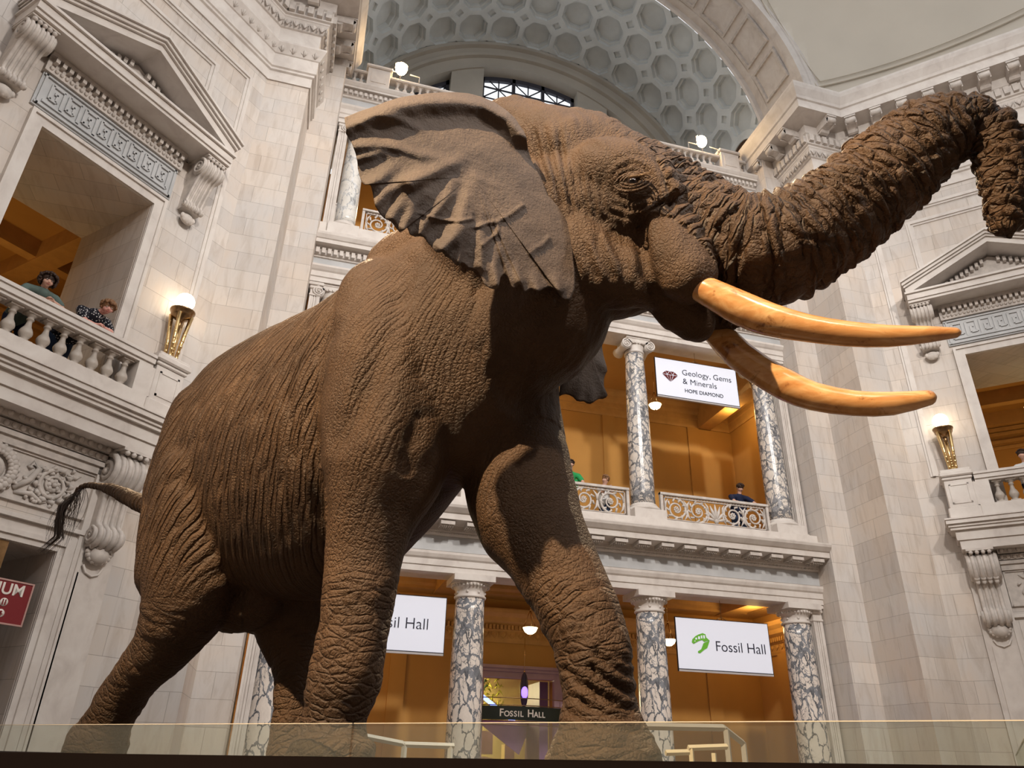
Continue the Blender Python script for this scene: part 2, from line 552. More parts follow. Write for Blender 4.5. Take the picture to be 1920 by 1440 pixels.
# ---- north arch: soffit, archivolt, coffered vault, lunette
Z0 = 22.3; RA = 8.45; RV = 8.2; DV = 17.6; DLUN = 22.0
def arc(r, a): return (XC + r * cos(a), Z0 + r * sin(a))
def ring_surface(mb, prof, n=72, a0=0.0, a1=pi, closed=False, cx=XC):
    """prof [(radius, y)] revolved about the vault axis"""
    vs = []
    for i in range(n + 1):
        a = a0 + (a1 - a0) * i / n
        for r, y in prof: vs.append((cx + r * cos(a), y, Z0 + r * sin(a)))
    m = len(prof); fs = []
    for i in range(n):
        for k in range(m if closed else m - 1):
            l = (k + 1) % m
            fs.append((i * m + k, i * m + l, (i + 1) * m + l, (i + 1) * m + k))
    mb.add(vs, fs)
mb = MB()
ring_surface(mb, [(9.75, DA + .1), (9.75, DA - .10), (9.62, DA - .12), (9.55, DA - .06), (9.45, DA - .06), (9.15, DA - .02), (9.12, DA - .07), (8.75, DA - .05), (8.72, DA - .01), (RA, DA), (RA, DA + .32), (RA + .03, DA + .34), (RA + .03, DV - .42), (RA, DV - .40), (RA, DV - .1), (RV + .06, DV - .08), (RV, DV), (RV + .9, DV + .02)], 96)
mb.box(XC - 9.4, XC - RA + .1, DA + .05, 22.2, 21.9, 22.4); mb.box(XC + RA - .1, XC + 9.4, DA + .05, 22.2, 21.9, 22.4)
arch = mb.build('trim_5', TRIM, kind='structure')
# square coffers on the soffit
mb = MB(); NS = 15
y0, y1 = DA + .46, DV - .52
for i in range(NS):
    a0, a1 = pi * (i + .10) / NS, pi * (i + .90) / NS
    rings = [(0, 0.03), (.0, -.06), (.09, -.06), (.10, .10), (.18, .10), (.19, .20), (.30, .20), (.33, .16), (.38, .16)]
    vs = []
    for k, (ins, dz) in enumerate(rings):
        da = ins / RA
        r = RA + dz if k else RA + .03
        for (a, y) in ((a0 + da, y0 + ins), (a1 - da, y0 + ins), (a1 - da, y1 - ins), (a0 + da, y1 - ins)):
            vs.append((XC + r * cos(a), y, Z0 + r * sin(a)))
    fs = [(k * 4 + j, k * 4 + (j + 1) % 4, k * 4 + 4 + (j + 1) % 4, k * 4 + 4 + j) for k in range(len(rings) - 1) for j in range(4)]
    b = (len(rings) - 1) * 4
    fs.append((b, b + 1, b + 2, b + 3))
    mb.add(vs, fs)
mb.build('square_coffers', CARVED, arch)
# coffered barrel vault with octagons and small lozenges
mb = MB(); NC, NR = 17, 3
yy0, yy1 = DV + .02, DLUN
RB = 8.2
def vp(u, v, d=0):
    """u 0..NC along the arc, v 0..NR along the axis, d recess"""
    a = pi * u / NC; t = v / NR
    r = RB - .35 * t + d
    return (XC + r * cos(a) + .25 * t, yy0 + (yy1 - yy0) * t, Z0 + r * sin(a))
for i in range(NC):
    for j in range(NR):
        R_o = .455; 
        oct_ = lambda R, d, c=(i + .5, j + .5): [vp(c[0] + R * cos(pi / 8 + k * pi / 4) / cos(pi / 8), c[1] + R * sin(pi / 8 + k * pi / 4) / cos(pi / 8), d) for k in range(8)]
        rings = [oct_(.432, 0), oct_(.428, .15), oct_(.372, .155), oct_(.368, .33), oct_(.34, .335), oct_(.06, .33)]
        vs = [p for r in rings for p in r]
        fs = [(k * 8 + m_, k * 8 + (m_ + 1) % 8, k * 8 + 8 + (m_ + 1) % 8, k * 8 + 8 + m_) for k in range(5) for m_ in range(8)] + [tuple(range(40, 48))]
        mb.add(vs, fs)
        # field between octagon and cell edge with a quarter lozenge at each corner
        e = .135
        O = oct_(.432, 0)
        for c in range(4):
            # corner directions
            sx, sy = ((1, 1), (-1, 1), (-1, -1), (1, -1))[c]
            cu, cv = i + .5 + sx * .5, j + .5 + sy * .5
            E1 = (cu - sx * e, cv); E2 = (cu, cv - sy * e)
            # octagon vertices of that corner
            ks = {0: (0, 1), 1: (3, 2), 2: (4, 5), 3: (7, 6)}[c]
            ox, oy = O[ks[0]], O[ks[1]]     # ox nearer the x side, oy nearer the y side
            p1, p2 = vp(*E1), vp(*E2)
            mx, my = vp(i + .5 + sx * .5, j + .5), vp(i + .5, j + .5 + sy * .5)
            mb.add([ox, oy, p1, p2, mx, my], [(0, 4, 3), (0, 3, 2, 1), (1, 2, 5)])
            d = .10
            q1, q2_, q3 = vp(*E1, d), vp(*E2, d), vp(cu, cv, d)
            mb.add([p1, p2, q1, q2_, q3], [(0, 1, 3, 2), (2, 3, 4)])
        # slivers between octagon side and cell edge mid
        for (ka, kb, mu, mv) in ((7, 0, i + 1, j + .5), (3, 4, i, j + .5), (1, 2, i + .5, j + 1), (5, 6, i + .5, j)):
            mb.add([O[ka], O[kb], vp(mu, mv)], [(0, 1, 2)])
mb.build('ceiling', COFFER, kind='structure')
# lunette wall with three-light window
Rl = RB - .35; CXl = XC + .25
def lun_arch(mb, r_in, r_out, ya, yb):
    ring_surface(mb, [(r_out, ya), (r_in, ya), (r_in, yb)], 72, cx=CXl)
mb = MB()
ring_surface(mb, [(Rl + .1, DLUN - .02), (Rl - .02, DLUN - .02), (Rl - .03, DLUN - .16), (Rl - .22, DLUN - .18), (Rl - .25, DLUN + .0), (Rl - .55, DLUN + .02), (Rl - .57, DLUN - .06), (Rl - .72, DLUN - .06), (Rl - .74, DLUN + .1), (Rl - 1.25, DLUN + .12), (Rl - 1.27, DLUN + .06), (Rl - 1.34, DLUN + .05), (Rl - 1.36, DLUN + .75)], 72, cx=CXl)
Rw = Rl - 1.36
m1, m2 = 2.15, 3.55       # centre light half width, outer edge of the pier
for s in (-1, 1):
    zt = Z0 + sqrt(Rw ** 2 - m1 ** 2) + .02
    a, b = sorted((CXl + s * m1, CXl + s * m2))
    mb.prism([(a, Z0 - .5), (b, Z0 - .5), (b, Z0 + sqrt(Rw ** 2 - (b - CXl) ** 2) + .1), (a, Z0 + sqrt(Rw ** 2 - (a - CXl) ** 2) + .1)], DLUN + .12, DLUN + .8, 'y')
    mb.box(a + .18, b - .18, DLUN + .08, DLUN + .13, Z0, Z0 + 4.2)
mb.box(CXl - Rl, CXl + Rl, DLUN + .0, DLUN + .8, Z0 - .6, Z0 + .5)
mb.build('wall_lunette', m_plain('lunette_stone', (.43, .40, .35), .7, .2, var=.05, scale=.6), kind='structure')
FRAME = m_plain('dark_window_frame', (.045, .045, .06), .5, .3, var=0)
def inside_x(z, s0, s1): pass
def window(n, xa, xb, nx):
    """glazing bars of one light, clipped under the arch"""
    root = empty('window_%d' % n, (0, 0, 0), kind='structure')
    fr = MB()
    yw0, yw1 = DLUN + .55, DLUN + .68
    top = lambda x: Z0 + sqrt(max(0, (Rw - .02) ** 2 - (x - CXl) ** 2))
    zb = Z0 + .5
    def bar(x0, z0, x1, z1, w=.05):
        # clip to the arch
        if z0 > top(x0) and z1 > top(x1): return
        N_ = 24; last = None
        pts = [(x0 + (x1 - x0) * k / N_, z0 + (z1 - z0) * k / N_) for k in range(N_ + 1)]
        pts = [p for p in pts if p[1] <= top(p[0]) + .02 and xa - .01 <= p[0] <= xb + .01 and p[1] >= zb - .02]
        if len(pts) > 1: fr.tube([(pts[0][0], yw0 + .06, pts[0][1]), (pts[-1][0], yw0 + .06, pts[-1][1])], w, 4)
    # heavy outer frame
    ring = []
    K = 26
    for k in range(K + 1):
        x = xa + (xb - xa) * k / K; ring.append((x, top(x)))
    for k in range(K):
        (x0, z0), (x1, z1) = ring[k], ring[k + 1]
        if z0 < zb and z1 < zb: continue
        fr.add([(x, y, z) for x, z in ((x0, z0), (x1, z1), (x1, z1 - .24), (x0, z0 - .24)) for y in (yw0, yw1)], [(0, 2, 4, 6), (1, 3, 5, 7), (4, 5, 7, 6), (0, 1, 3, 2)])
    for x, zz in ((xa, top(xa)), (xb, top(xb))):
        if zz > zb: fr.box(min(x, x + (.14 if x == xa else -.14)), max(x, x + (.14 if x == xa else -.14)), yw0, yw1, zb, zz)
    fr.box(xa, xb, yw0, yw1, zb - .1, zb + .15)
    cw = (xb - xa - .24) / nx
    for i in range(nx + 1):
        x = xa + .12 + i * cw
        if 0 < i < nx: fr.box(x - .07, x + .07, yw0, yw1, zb, max(zb, top(x)))
    rows = 6
    rh = 1.28
    base = top(CXl) - .22 - rows * rh
    for i in range(nx):
        x0 = xa + .12 + i * cw; x1 = x0 + cw
        for j in range(rows):
            z0 = base + j * rh; z1 = z0 + rh
            if z1 < zb: continue
            bar(x0, z0, x1, z1, .035); bar(x0, z1, x1, z0, .035)
            bar((x0 + x1) / 2, z0, (x0 + x1) / 2, z1, .03); bar(x0, (z0 + z1) / 2, x1, (z0 + z1) / 2, .05)
            bar(x0, z1, x1, z1, .04)
    fr.build('window_frame', FRAME, root)
window(1, CXl - m1, CXl + m1, 3)
window(2, CXl - Rw * .93, CXl - m2, 2)
window(3, CXl + m2, CXl + Rw * .93, 2)

# ---- pendentive plaster, east of the arch (sphere patch) and its west twin
def pendentive(sgn, name):
    Rs = 16.35; cy = 1.6; zb = 21.9
    mb = MB(); vs = []; fs = []
    NA, NZ = 40, 30
    for j in range(NZ + 1):
        z = 9.6 * j / NZ
        r = sqrt(Rs ** 2 - z ** 2)
        for i in range(NA + 1):
            az = radians(18 + 54 * i / NA)       # from north towards the side
            x, y = r * sin(az), r * cos(az)
            if y > DA - cy:                       # stop at the plane of the arch
                k = (DA - cy); x = sqrt(max(r * r - k * k, 0)) if r > k else x; y = k
            if x > DA - cy:
                k = (DA - cy); y = sqrt(max(r * r - k * k, 0)) if r > k else y; x = k
            vs.append((XC + sgn * x, cy + y, zb + z))
    for j in range(NZ):
        for i in range(NA):
            a = j * (NA + 1) + i
            fs.append((a, a + 1, a + NA + 2, a + NA + 1))
    mb.add(vs, fs, True)
    o = mb.build(name, PLASTER, kind='structure', recalc=False)
    fr = MB()
    def sp(az, z, d=.05):
        r = sqrt((Rs - d) ** 2 - z ** 2); return (XC + sgn * r * sin(radians(az)), cy + r * cos(radians(az)), zb + z)
    for ins, w in ((0, .035), (.22, .02)):
        az0 = lambda z: 36.6 + z * (-.9 + .0 * z) + ins * 3.2 if False else (max(34.8 - z * 1.25, 25) + ins * 3.4)
        bot = [sp(az, 1.35 + ins) for az in np.linspace(az0(1.35 + ins), 70, 24)]
        lef = [sp(az0(z), z) for z in np.linspace(1.35 + ins, 8.6, 24)]
        fr.tube(bot, w, 5); fr.tube(lef, w, 5)
    fr.build('plaster_moulding', PLASTER, o)
pendentive(1, 'ceiling_northeast'); pendentive(-1, 'ceiling_northwest')

# ---- rest of the room (behind the camera): plain walls so that daylight comes from above
mb = MB()
cy = 1.6
side = 13.66
for (x0, x1, y0, y1) in ((XC - 9.1, XC + 9.1, cy - side - .6, cy - side), (XC - side - .6, XC - side, cy - 9.1, cy + 9.1), (XC + side, XC + side + .6, cy - 9.1, cy + 9.1)):
    mb.box(x0, x1, y0, y1, 0, 21)
mb.build('wall_south', BLOCK, kind='structure')
mb = MB()
for sgn in (-1, 1):
    mb.prism([(XC + sgn * 9.1, cy - side), (XC + sgn * side, cy - 9.1), (XC + sgn * (side + .5), cy - 9.6), (XC + sgn * 9.6, cy - side - .5)], 0, 21, 'z')
mb.build('wall_southwest', BLOCK, kind='structure')
MB().box(-16, 28, -14, 28, -.3, 0).build('floor', FLOOR, kind='structure')
# dome drum above the pendentives
mb = MB()
ring = [(XC + 13.9 * cos(2 * pi * i / 48), cy + 13.9 * sin(2 * pi * i / 48)) for i in range(48)]
vs = [(x, y, z) for z in (31.2, 35) for x, y in ring]
mb.add(vs, [(i, (i + 1) % 48, 48 + (i + 1) % 48, 48 + i) for i in range(48)])
mb.build('wall_drum', PLASTER, kind='structure')
# ================================================================== north screen: three tiers
XL, XR = XC - A2, XC + A2
PN = [(XL, DC), (XR, DC)]
CX = [XC - 6.6, XC - 2.34, XC + 2.34, XC + 6.6]
CY = 17.78
# tier 1 entablature (Doric, mutules)
mb = MB()
mb.box(XL, XR, DC, DC + .75, 5.45, 7.30)
mb.sweep([(0, 5.45), (.03, 5.45), (.03, 5.58), (.06, 5.60), (.06, 5.74), (.10, 5.78), (.13, 5.86), (.13, 5.92), (0, 5.94)], PN)
mb.sweep([(0, 6.32), (.05, 6.34), (.12, 6.42), (.12, 6.50), (.14, 6.55), (.60, 6.58), (.60, 6.72), (.64, 6.74), (.74, 6.84), (.76, 6.90), (.76, 6.93), (.30, 6.98), (.22, 7.0), (.22, 7.28), (0, 7.30)], PN)
mb.box(XL, XR, DC + .75, 21.5, 6.75, 7.05)
sc1 = mb.build('trim_6', TRIM, kind='structure')
m2 = MB()
def mutule(m, st):
    m.box(-.17, .17, .10, .55, 6.47, 6.56)
    for i in range(6):
        for j in range(3): m.lathe([(.014, -.05), (.022, 0)], 6, (-.13 + i * .052, .2 + j * .14, 6.47))
along(m2, PN, 0, .62, mutule)
along(m2, PN, .08, .11, egg(6.36, 6.44))
m2.build('mutules', CARVED, sc1)
m2 = MB(); m2.box(XL, XR, DC - .012, DC, 5.96, 6.31); m2.build('frieze', FRIEZE, sc1)
# tier 2 entablature
mb = MB()
mb.box(XL, XR, DC, DC + .7, 12.92, 14.95)
mb.sweep([(0, 12.92), (.03, 12.92), (.03, 13.06), (.06, 13.08), (.06, 13.24), (.10, 13.28), (.15, 13.36), (.15, 13.42), (0, 13.44)], PN)
mb.sweep([(0, 13.68), (.06, 13.70), (.06, 13.74), (.10, 13.76), (.10, 13.94), (.15, 13.98), (.34, 14.0), (.34, 14.12), (.37, 14.14), (.42, 14.24), (.43, 14.30), (.12, 14.36), (.12, 14.58), (0, 14.60)], PN)
mb.box(XL, XR, DC + .7, 21.5, 13.9, 14.3)
sc2 = mb.build('trim_7', TRIM, kind='structure')
m2 = MB(); along(m2, PN, .10, .16, dent(.6, .09, 13.77, 13.93)); m2.build('dentils', TRIM, sc2)
m2 = MB(); m2.box(XL, XR, DC - .012, DC, 13.45, 13.71); m2.build('frieze', FRIEZE, sc2)
# tier 3 entablature and roof terrace
mb = MB()
mb.box(XL, XR, DC, DC + .7, 18.9, 20.5)
mb.sweep([(0, 18.98), (.03, 18.98), (.03, 19.13), (.06, 19.16), (.06, 19.33), (.12, 19.42), (.14, 19.48), (0, 19.50)], PN)
mb.sweep([(0, 19.84), (.05, 19.86), (.05, 19.92), (.08, 19.94), (.08, 20.10), (.11, 20.12), (.22, 20.13), (.22, 20.20), (.24, 20.22), (.29, 20.30), (.30, 20.35), (.06, 20.40), (0, 20.42)], PN)
mb.box(XL, XR, DC + .1, 22.0, 20.3, 20.48)
sc3 = mb.build('trim_8', TRIM, kind='structure')
m2 = MB(); along(m2, PN, .08, .155, dent(.55, .085, 19.95, 20.08)); m2.build('dentils', TRIM, sc3)
m2 = MB(); m2.box(XL, XR, DC - .012, DC, 19.51, 19.83); m2.build('frieze', FRIEZE, sc3)

# ---- columns
def shaft_prof(r0, r1, z0, z1, n=14):
    out = []
    for i in range(n + 1):
        t = i / n
        r = r0 + (r1 - r0) * (max(0, t - .25) / .75) ** 1.6
        out.append((r, z0 + (z1 - z0) * t))
    return out
def column1(x, lab, first=None):
    if first is not None:
        c = copy_tree(first); c.location = (x, CY, 0); c['label'] = lab; return c
    t = empty('marble_column', (x, CY, 0), label=lab, cat='column', group='veined columns of the ground floor screen')
    MB().lathe(shaft_prof(.395, .345, .35, 4.98), 40).build('shaft', BREC, t)
    b = MB(); b.box(-.52, .52, -.52, .52, 0, .14); b.lathe([(.50, .14), (.53, .19), (.50, .24), (.43, .25), (.43, .28), (.46, .31), (.43, .35), (.40, .36)], 40)
    b.build('base', TRIM, t)
    c = MB(); c.lathe([(.36, 4.95), (.385, 4.97), (.385, 5.0), (.355, 5.02), (.355, 5.14), (.37, 5.15), (.37, 5.17), (.40, 5.20), (.47, 5.28), (.47, 5.30)], 40)
    c.box(-.50, .50, -.50, .50, 5.30, 5.45)
    for k in range(32):
        a = 2 * pi * k / 32; c.ball((.44 * cos(a), .44 * sin(a), 5.24), .035, 6, 4, (1, 1, 1.2))
    for k in range(8):
        a = 2 * pi * k / 8 + .39; c.ball((.355 * cos(a), .355 * sin(a), 5.08), .035, 8, 5)
    c.build('capital', TRIM, t)
    return t
col_a = column1(CX[0], 'blue-veined marble column seen low between the hind legs of the elephant')
column1(CX[1], 'marble column left of the pendant lamp, rising under the white banner gap', col_a)['label'] = 'veined marble column directly left of the dark FOSSIL HALL sign'
column1(CX[2], 'veined marble column between the front foot of the elephant and the Fossil Hall banner', col_a)
column1(CX[3], 'veined marble column right of the Fossil Hall banner, beside the lower fluted pilaster', col_a)
def spiral(cx, cz, r, turns, sgn, n=40, r_end=.12, a0=pi / 2):
    out = []
    for i in range(n + 1):
        t = i / n; rr = r * ((1 - t) ** 1.1 * (1 - r_end) + r_end)
        a = a0 + sgn * turns * 2 * pi * t
        out.append((cx + rr * cos(a), cz + rr * sin(a)))
    return out
def ionic(c, r, z0, z1, d=.34):
    """capital with a volute pair on front and back faces"""
    h = z1 - z0
    c.lathe([(r, z0 - .1), (r + .03, z0 - .08), (r + .03, z0 - .04), (r, z0), (r + .06, z0 + h * .45), (r + .07, z0 + h * .55)], 32)
    c.bbox(-r - .12, r + .12, -d - .02, d + .02, z1 - .07, z1, .02)
    c.box(-r - .05, r + .05, -d, d, z0 + h * .42, z1 - .07)
    for s in (-1, 1):
        vx, vz, R = s * (r + .10), z0 + h * .28, .165
        c.tube([(vx, -d, vz), (vx, -d * .5, vz), (vx, 0, vz), (vx, d * .5, vz), (vx, d, vz)], [R, R * .78, R * .66, R * .78, R], 20)
        for f in (-1, 1):
            pts = [(x, f * (d + .012), z) for x, z in spiral(vx, vz, R * .93, 2.3, -s, 44)]
            c.tube(pts, [.026 * (1 - .5 * i / 44) for i in range(45)], 6)
            c.ball((vx, f * (d + .01), vz), .03, 8, 5)
    for k in range(5):
        a = (k - 2) * .1; c.ball((a, -d - .01, z0 + h * .5), .035, 6, 4, (1, .6, 1.2))
def column2(x, lab, mat, z0, z1, r0, r1, grp, name='ionic_column'):
    t = empty(name, (x, CY, 0), label=lab, cat='column', group=grp)
    MB().lathe(shaft_prof(r0, r1, z0 + .2, z1 - .45), 40).build('shaft', mat, t)
    b = MB(); b.lathe([(r0 + .12, z0), (r0 + .14, z0 + .05), (r0 + .11, z0 + .10), (r0 + .04, z0 + .11), (r0 + .06, z0 + .16), (r0 + .03, z0 + .2), (r0, z0 + .22)], 40)
    b.build('base', TRIM, t)
    p = MB(); p.bbox(-r0 - .13, r0 + .13, -r0 - .13, r0 + .13, z0 - .55, z0, .01); p.build('plinth', TRIM, t)
    c = MB(); ionic(c, r1, z1 - .36, z1); c.build('capital', TRIM, t)
    return t
U2 = 'veined columns of the middle tier'
labs2 = ['ionic column of the middle tier at the left edge of the north bay', 'ionic column of the middle tier hidden mostly by the elephant shoulder',
         'veined ionic column left of the Geology, Gems and Minerals banner', 'veined ionic column behind the lower tusk, right of the Geology banner']
for x, l in zip(CX, labs2): column2(x, l, BREC2, 7.58, 12.92, .335, .27, U2)
labs3 = ['pale column of the top tier at the far left behind the tip of the ear', 'pale column of the top tier hidden behind the ear', 'pale column of the top tier hidden behind the head', 'pale column of the top tier at the right behind the trunk']
for x, l in zip(CX, labs3): column2(x, l, PALE, 14.98, 18.88, .31, .26, 'pale columns of the top tier')

# ---- fluted pilasters at the ends
def pilaster(x, z0, z1, sgn, lab):
    t = empty('fluted_pilaster', (x, DC + .05, 0), label=lab, cat='pilaster', group='fluted end pilasters of the screen')
    w = .135; m = MB()
    m.box(-w + .03, w - .03, .03, .5, z0 + .35, z1 - .4)
    for k in range(5):
        xx = -w + .015 + k * (2 * w - .03) / 4
        m.box(xx - .012, xx + .012, 0, .06, z0 + .35, z1 - .4)
    for k in range(7):
        yy = .02 + k * .46 / 6
        for s in (-1, 1): m.box(s * (w - .03) - .03, s * (w - .03) + .03, yy - .014, yy + .014, z0 + .35, z1 - .4)
    m.build('shaft', TRIM, t)
    m = MB(); m.bbox(-w - .05, w + .05, -.06, .55, z0, z0 + .15, .02); m.bbox(-w - .04, w + .04, -.04, .52, z0 + .15, z0 + .35, .03); m.build('base', TRIM, t)
    m = MB(); m.bbox(-w - .02, w + .02, -.02, .52, z1 - .42, z1 - .36, .01); m.bbox(-w - .04, w + .04, -.04, .55, z1 - .22, z1 - .1, .03); m.bbox(-w - .06, w + .06, -.06, .58, z1 - .1, z1, .01)
    m.box(-w, w, 0, .5, z1 - .36, z1 - .2)
    m.build('capital', TRIM, t)
for s, side in ((-1, 'left'), (1, 'right')):
    for z0, z1, wh in ((0, 5.45, 'ground floor'), (7.05, 12.92, 'middle tier'), (14.45, 18.9, 'top tier')):
        pilaster(XC + s * (A2 - .195), z0, z1, s, 'fluted marble pilaster at the %s end of the %s' % (side, wh))

# ---- pierced marble grilles
def scroll_grille(w, h, n, z0, lab, x, y, grp, narrow=False, group=None):
    t = empty('marble_grille', (x, y, z0), label=lab, cat='railing', group=grp)
    f = MB(); b = .07
    f.box(-w / 2, w / 2, -.05, .05, 0, b); f.box(-w / 2, w / 2, -.07, .07, h - b * .9, h)
    f.box(-w / 2, -w / 2 + b * 1.1, -.05, .05, 0, h); f.box(w / 2 - b * 1.1, w / 2, -.05, .05, 0, h)
    g = .045; a, c_ = -w / 2 + b * 1.1 + g, w / 2 - b * 1.1 - g
    for (x0, x1, zz0, zz1) in ((a, c_, b + g, b + g + .02), (a, c_, h - b - g - .02, h - b - g), (a, a + .02, b + g, h - b - g), (c_ - .02, c_, b + g, h - b - g)):
        f.box(x0, x1, -.03, .03, zz0, zz1)
    k = max(4, int((w - .2) / .09))
    for i in range(k):
        xx = a + (c_ - a) * (i + .5) / k
        f.ball((xx, 0, b + g * .5), .02, 6, 4); f.ball((xx, 0, h - b - g * .5), .02, 6, 4)
    f.build('frame', CARVED, t)
    m = MB()
    H = h - 2 * b - 2 * g; cz = h / 2
    if narrow:
        for zz, r in ((.22, .06), (.36, .045), (.5, .07), (.64, .045), (.76, .05)):
            m.ball((0, 0, h * zz), r * .8, 8, 6, (1, .6, 1.6))
        for s in (-1, 1):
            m.tube([(s * .09, 0, h * .18), (s * .05, 0, h * .35), (s * .10, 0, h * .5), (s * .05, 0, h * .68), (s * .10, 0, h * .80)], .018, 6)
    else:
        half = n // 2
        cw = (w - .3 - (.42 if n > 3 else 0)) / n
        R = min(H / 2, cw / 2) * 1.0
        for i in range(n):
            s = -1 if i < n / 2 else 1
            cx = -w / 2 + .15 + (i + .5) * cw + (.42 if (n > 3 and i >= half) else 0)
            up = 1 if i % 2 == 0 else -1
            pts = [(px, 0, pz) for px, pz in spiral(cx, cz, R, 1.6, s * up, 40, .25, a0=up * pi / 2)]
            m.tube(pts, [.034 * (1 - .45 * j / 40) for j in range(41)], 7)
            for p in range(7):
                q = 2 * pi * p / 7
                m.ball((cx + .058 * cos(q), 0, cz + .058 * sin(q)), .032, 6, 5)
            m.ball((cx, -.02, cz), .03, 6, 5)
            for p in range(9):       # leaves curling off the stem
                q = 2 * pi * p / 9 + .3
                r0, r1 = R * .98, R * .55
                m.tube([(cx + r0 * cos(q), 0, cz + r0 * sin(q)), (cx + (r0 + r1) / 2 * cos(q + .28), -.02, cz + (r0 + r1) / 2 * sin(q + .28)), (cx + r1 * 1.1 * cos(q + .2), 0, cz + r1 * 1.1 * sin(q + .2))], [.03, .028, .006], 6)
            for sx in (-1, 1):
                for sz in (-1, 1):
                    m.tube([(cx + sx * cw * .5, 0, cz), (cx + sx * cw * .46, 0, cz + sz * H * .28), (cx + sx * cw * .34, 0, cz + sz * H * .46)], [.026, .03, .006], 6)
        if n > 3:
            for p in range(7):
                q = radians(90 + (p - 3) * 27)
                L_ = H * .78
                m.tube([(0, 0, cz - H * .34), (L_ * .4 * cos(q), -.01, cz - H * .34 + L_ * .55 * sin(q)), (L_ * .62 * cos(q) * 1.1, 0, cz - H * .34 + L_ * sin(q) * .98)], [.022, .045, .014], 7)
            m.ball((0, -.01, cz - H * .36), .07, 8, 6)
    m.build('scrollwork', CARVED, t)
    return t
def tier_grilles(z0, h, y, grp, word, skip=()):
    gaps = [(CX[0] + .46, CX[1] - .46), (CX[1] + .46, CX[2] - .46), (CX[2] + .46, CX[3] - .46)]
    labs = ['scrollwork marble grille in the left gap of the %s' % word, 'scrollwork marble grille in the middle gap of the %s' % word, 'palmette scrollwork grille in the right gap of the %s' % word]
    for i, (a, b) in enumerate(gaps):
        if i in skip: continue
        scroll_grille(b - a, h, 4, z0, labs[i], (a + b) / 2, y, grp)
    for s, a, b in ((-1, XL + .34, CX[0] - .42), (1, CX[3] + .42, XR - .34)):
        w = max(.16, b - a)
        scroll_grille(w, h, 1, z0, 'narrow marble grille beside the %s pilaster of the %s' % ('left' if s < 0 else 'right', word), (a + b) / 2, y, grp, True)
tier_grilles(7.34, .86, DC + .28, 'pierced grilles of the middle tier', 'middle tier')
tier_grilles(14.95, .92, DC + .28, 'pierced grilles of the top tier', 'top tier')

# ---- parapet on top
def baluster_prof(h, r):
    P = [(.95, 0), (.95, .09), (.62, .10), (.55, .14), (.70, .20), (.98, .30), (1.0, .36), (.86, .44), (.52, .55), (.40, .66), (.38, .74), (.56, .76), (.56, .79), (.42, .80), (.48, .86), (.78, .90), (.80, .92)]
    return [(a * r, b * h) for a, b in P] + [(.95 * r, .93 * h), (.95 * r, h)]
BAL_ME = {}
def baluster(parent, x, y, z, h, r, mat, seg=16):
    key = (h, r, mat.name)
    if key not in BAL_ME:
        m = MB(); m.lathe(baluster_prof(h, r), seg)
        m.box(-r * .98, r * .98, -r * .98, r * .98, 0, h * .085); m.box(-r * .98, r * .98, -r * .98, r * .98, h * .93, h)
        o = m.build('baluster', mat, parent)
        BAL_ME[key] = o.data
    else:
        o = bpy.data.objects.new('baluster', BAL_ME[key]); COL.objects.link(o); o.parent = parent
        KIDS.setdefault(parent.name, []).append(o)
    o.location = (x, y, z)
    return o
t = empty('roof_balustrade', (XC, DC + .0, 20.5), label='long stone balustrade crowning the screen under the coffered vault', cat='balustrade')
m = MB(); m.box(-A2, A2, 0, .26, 0, .14); m.build('plinth', TRIM, t)
m = MB(); m.bbox(-A2, A2, -.03, .29, .60, .72, .03); m.build('rail', TRIM, t)
for px in (-6.25, 6.35):
    m = MB(); m.bbox(px - .36, px + .36, -.10, .36, .0, .82, .01); m.bbox(px - .42, px + .42, -.16, .42, .82, .95, .03); m.box(px - .24, px + .24, -.115, -.10, .2, .68)
    m.build('pedestal', TRIM, t)
for px in np.arange(-5.62, 5.75, .245): baluster(t, float(px), .13, .13, .48, .085, TRIM, 10)
for px in (-7.0, -6.78, 6.88, 7.08): baluster(t, px, .13, .13, .48, .085, TRIM, 10)

# ---- galleries behind the screen
YB = 21.5
GL = [(XL - .45, DC + .75), (XL - .45, YB), (XR + .45, YB), (XR + .45, DC + .75)]
def gallery(z0, z1, name, mat, door=None):
    m = MB(); th = .3
    xl, xr = GL[0][0], GL[2][0]
    if door:
        a, b, zt = door
        m.box(xl, a, YB, YB + th, z0, z1); m.box(b, xr, YB, YB + th, z0, z1); m.box(a, b, YB, YB + th, zt, z1)
    else: m.box(xl, xr, YB, YB + th, z0, z1)
    m.box(xl - th, xl, DC + .72, YB, z0, z1); m.box(xr, xr + th, DC + .72, YB, z0, z1)
    return m.build(name, mat, kind='structure')
gallery(0, 6.75, 'wall_loggia', OCHRE, (5.15, 7.2, 3.62))
gallery(7.05, 13.9, 'wall_gallery', OCHRE)
gallery(14.3, 20.3, 'wall_upper_gallery', OCHRE)
MB().box(XL - .5, XR + .5, DC + .7, YB + .1, 6.05, 6.3).build('ceiling_loggia', OCHRE, kind='structure')
MB().box(XL - .5, XR + .5, DC + .6, YB + .1, 13.1, 13.3).build('ceiling_gallery', OCHRE, kind='structure')
cornp = [(0, -.9), (.04, -.9), (.06, -.82), (.06, -.6), (.10, -.58), (.10, -.42), (.22, -.34), (.24, -.22), (.34, -.12), (.36, -.04), (.36, 0), (0, 0)]
m = MB(); m.sweep([(o, z + 5.45) for o, z in cornp], GL)
m.sweep([(0, 5.75), (.5, 5.80), (.5, 5.88), (.6, 5.94), (.62, 6.05), (0, 6.05)], GL)
for yy, xx in ((DC + .75, 0),): m.box(XL, XR, DC + .75, DC + .95, 5.9, 6.05)
for x in (XC - 4.4, XC, XC + 4.4): pass
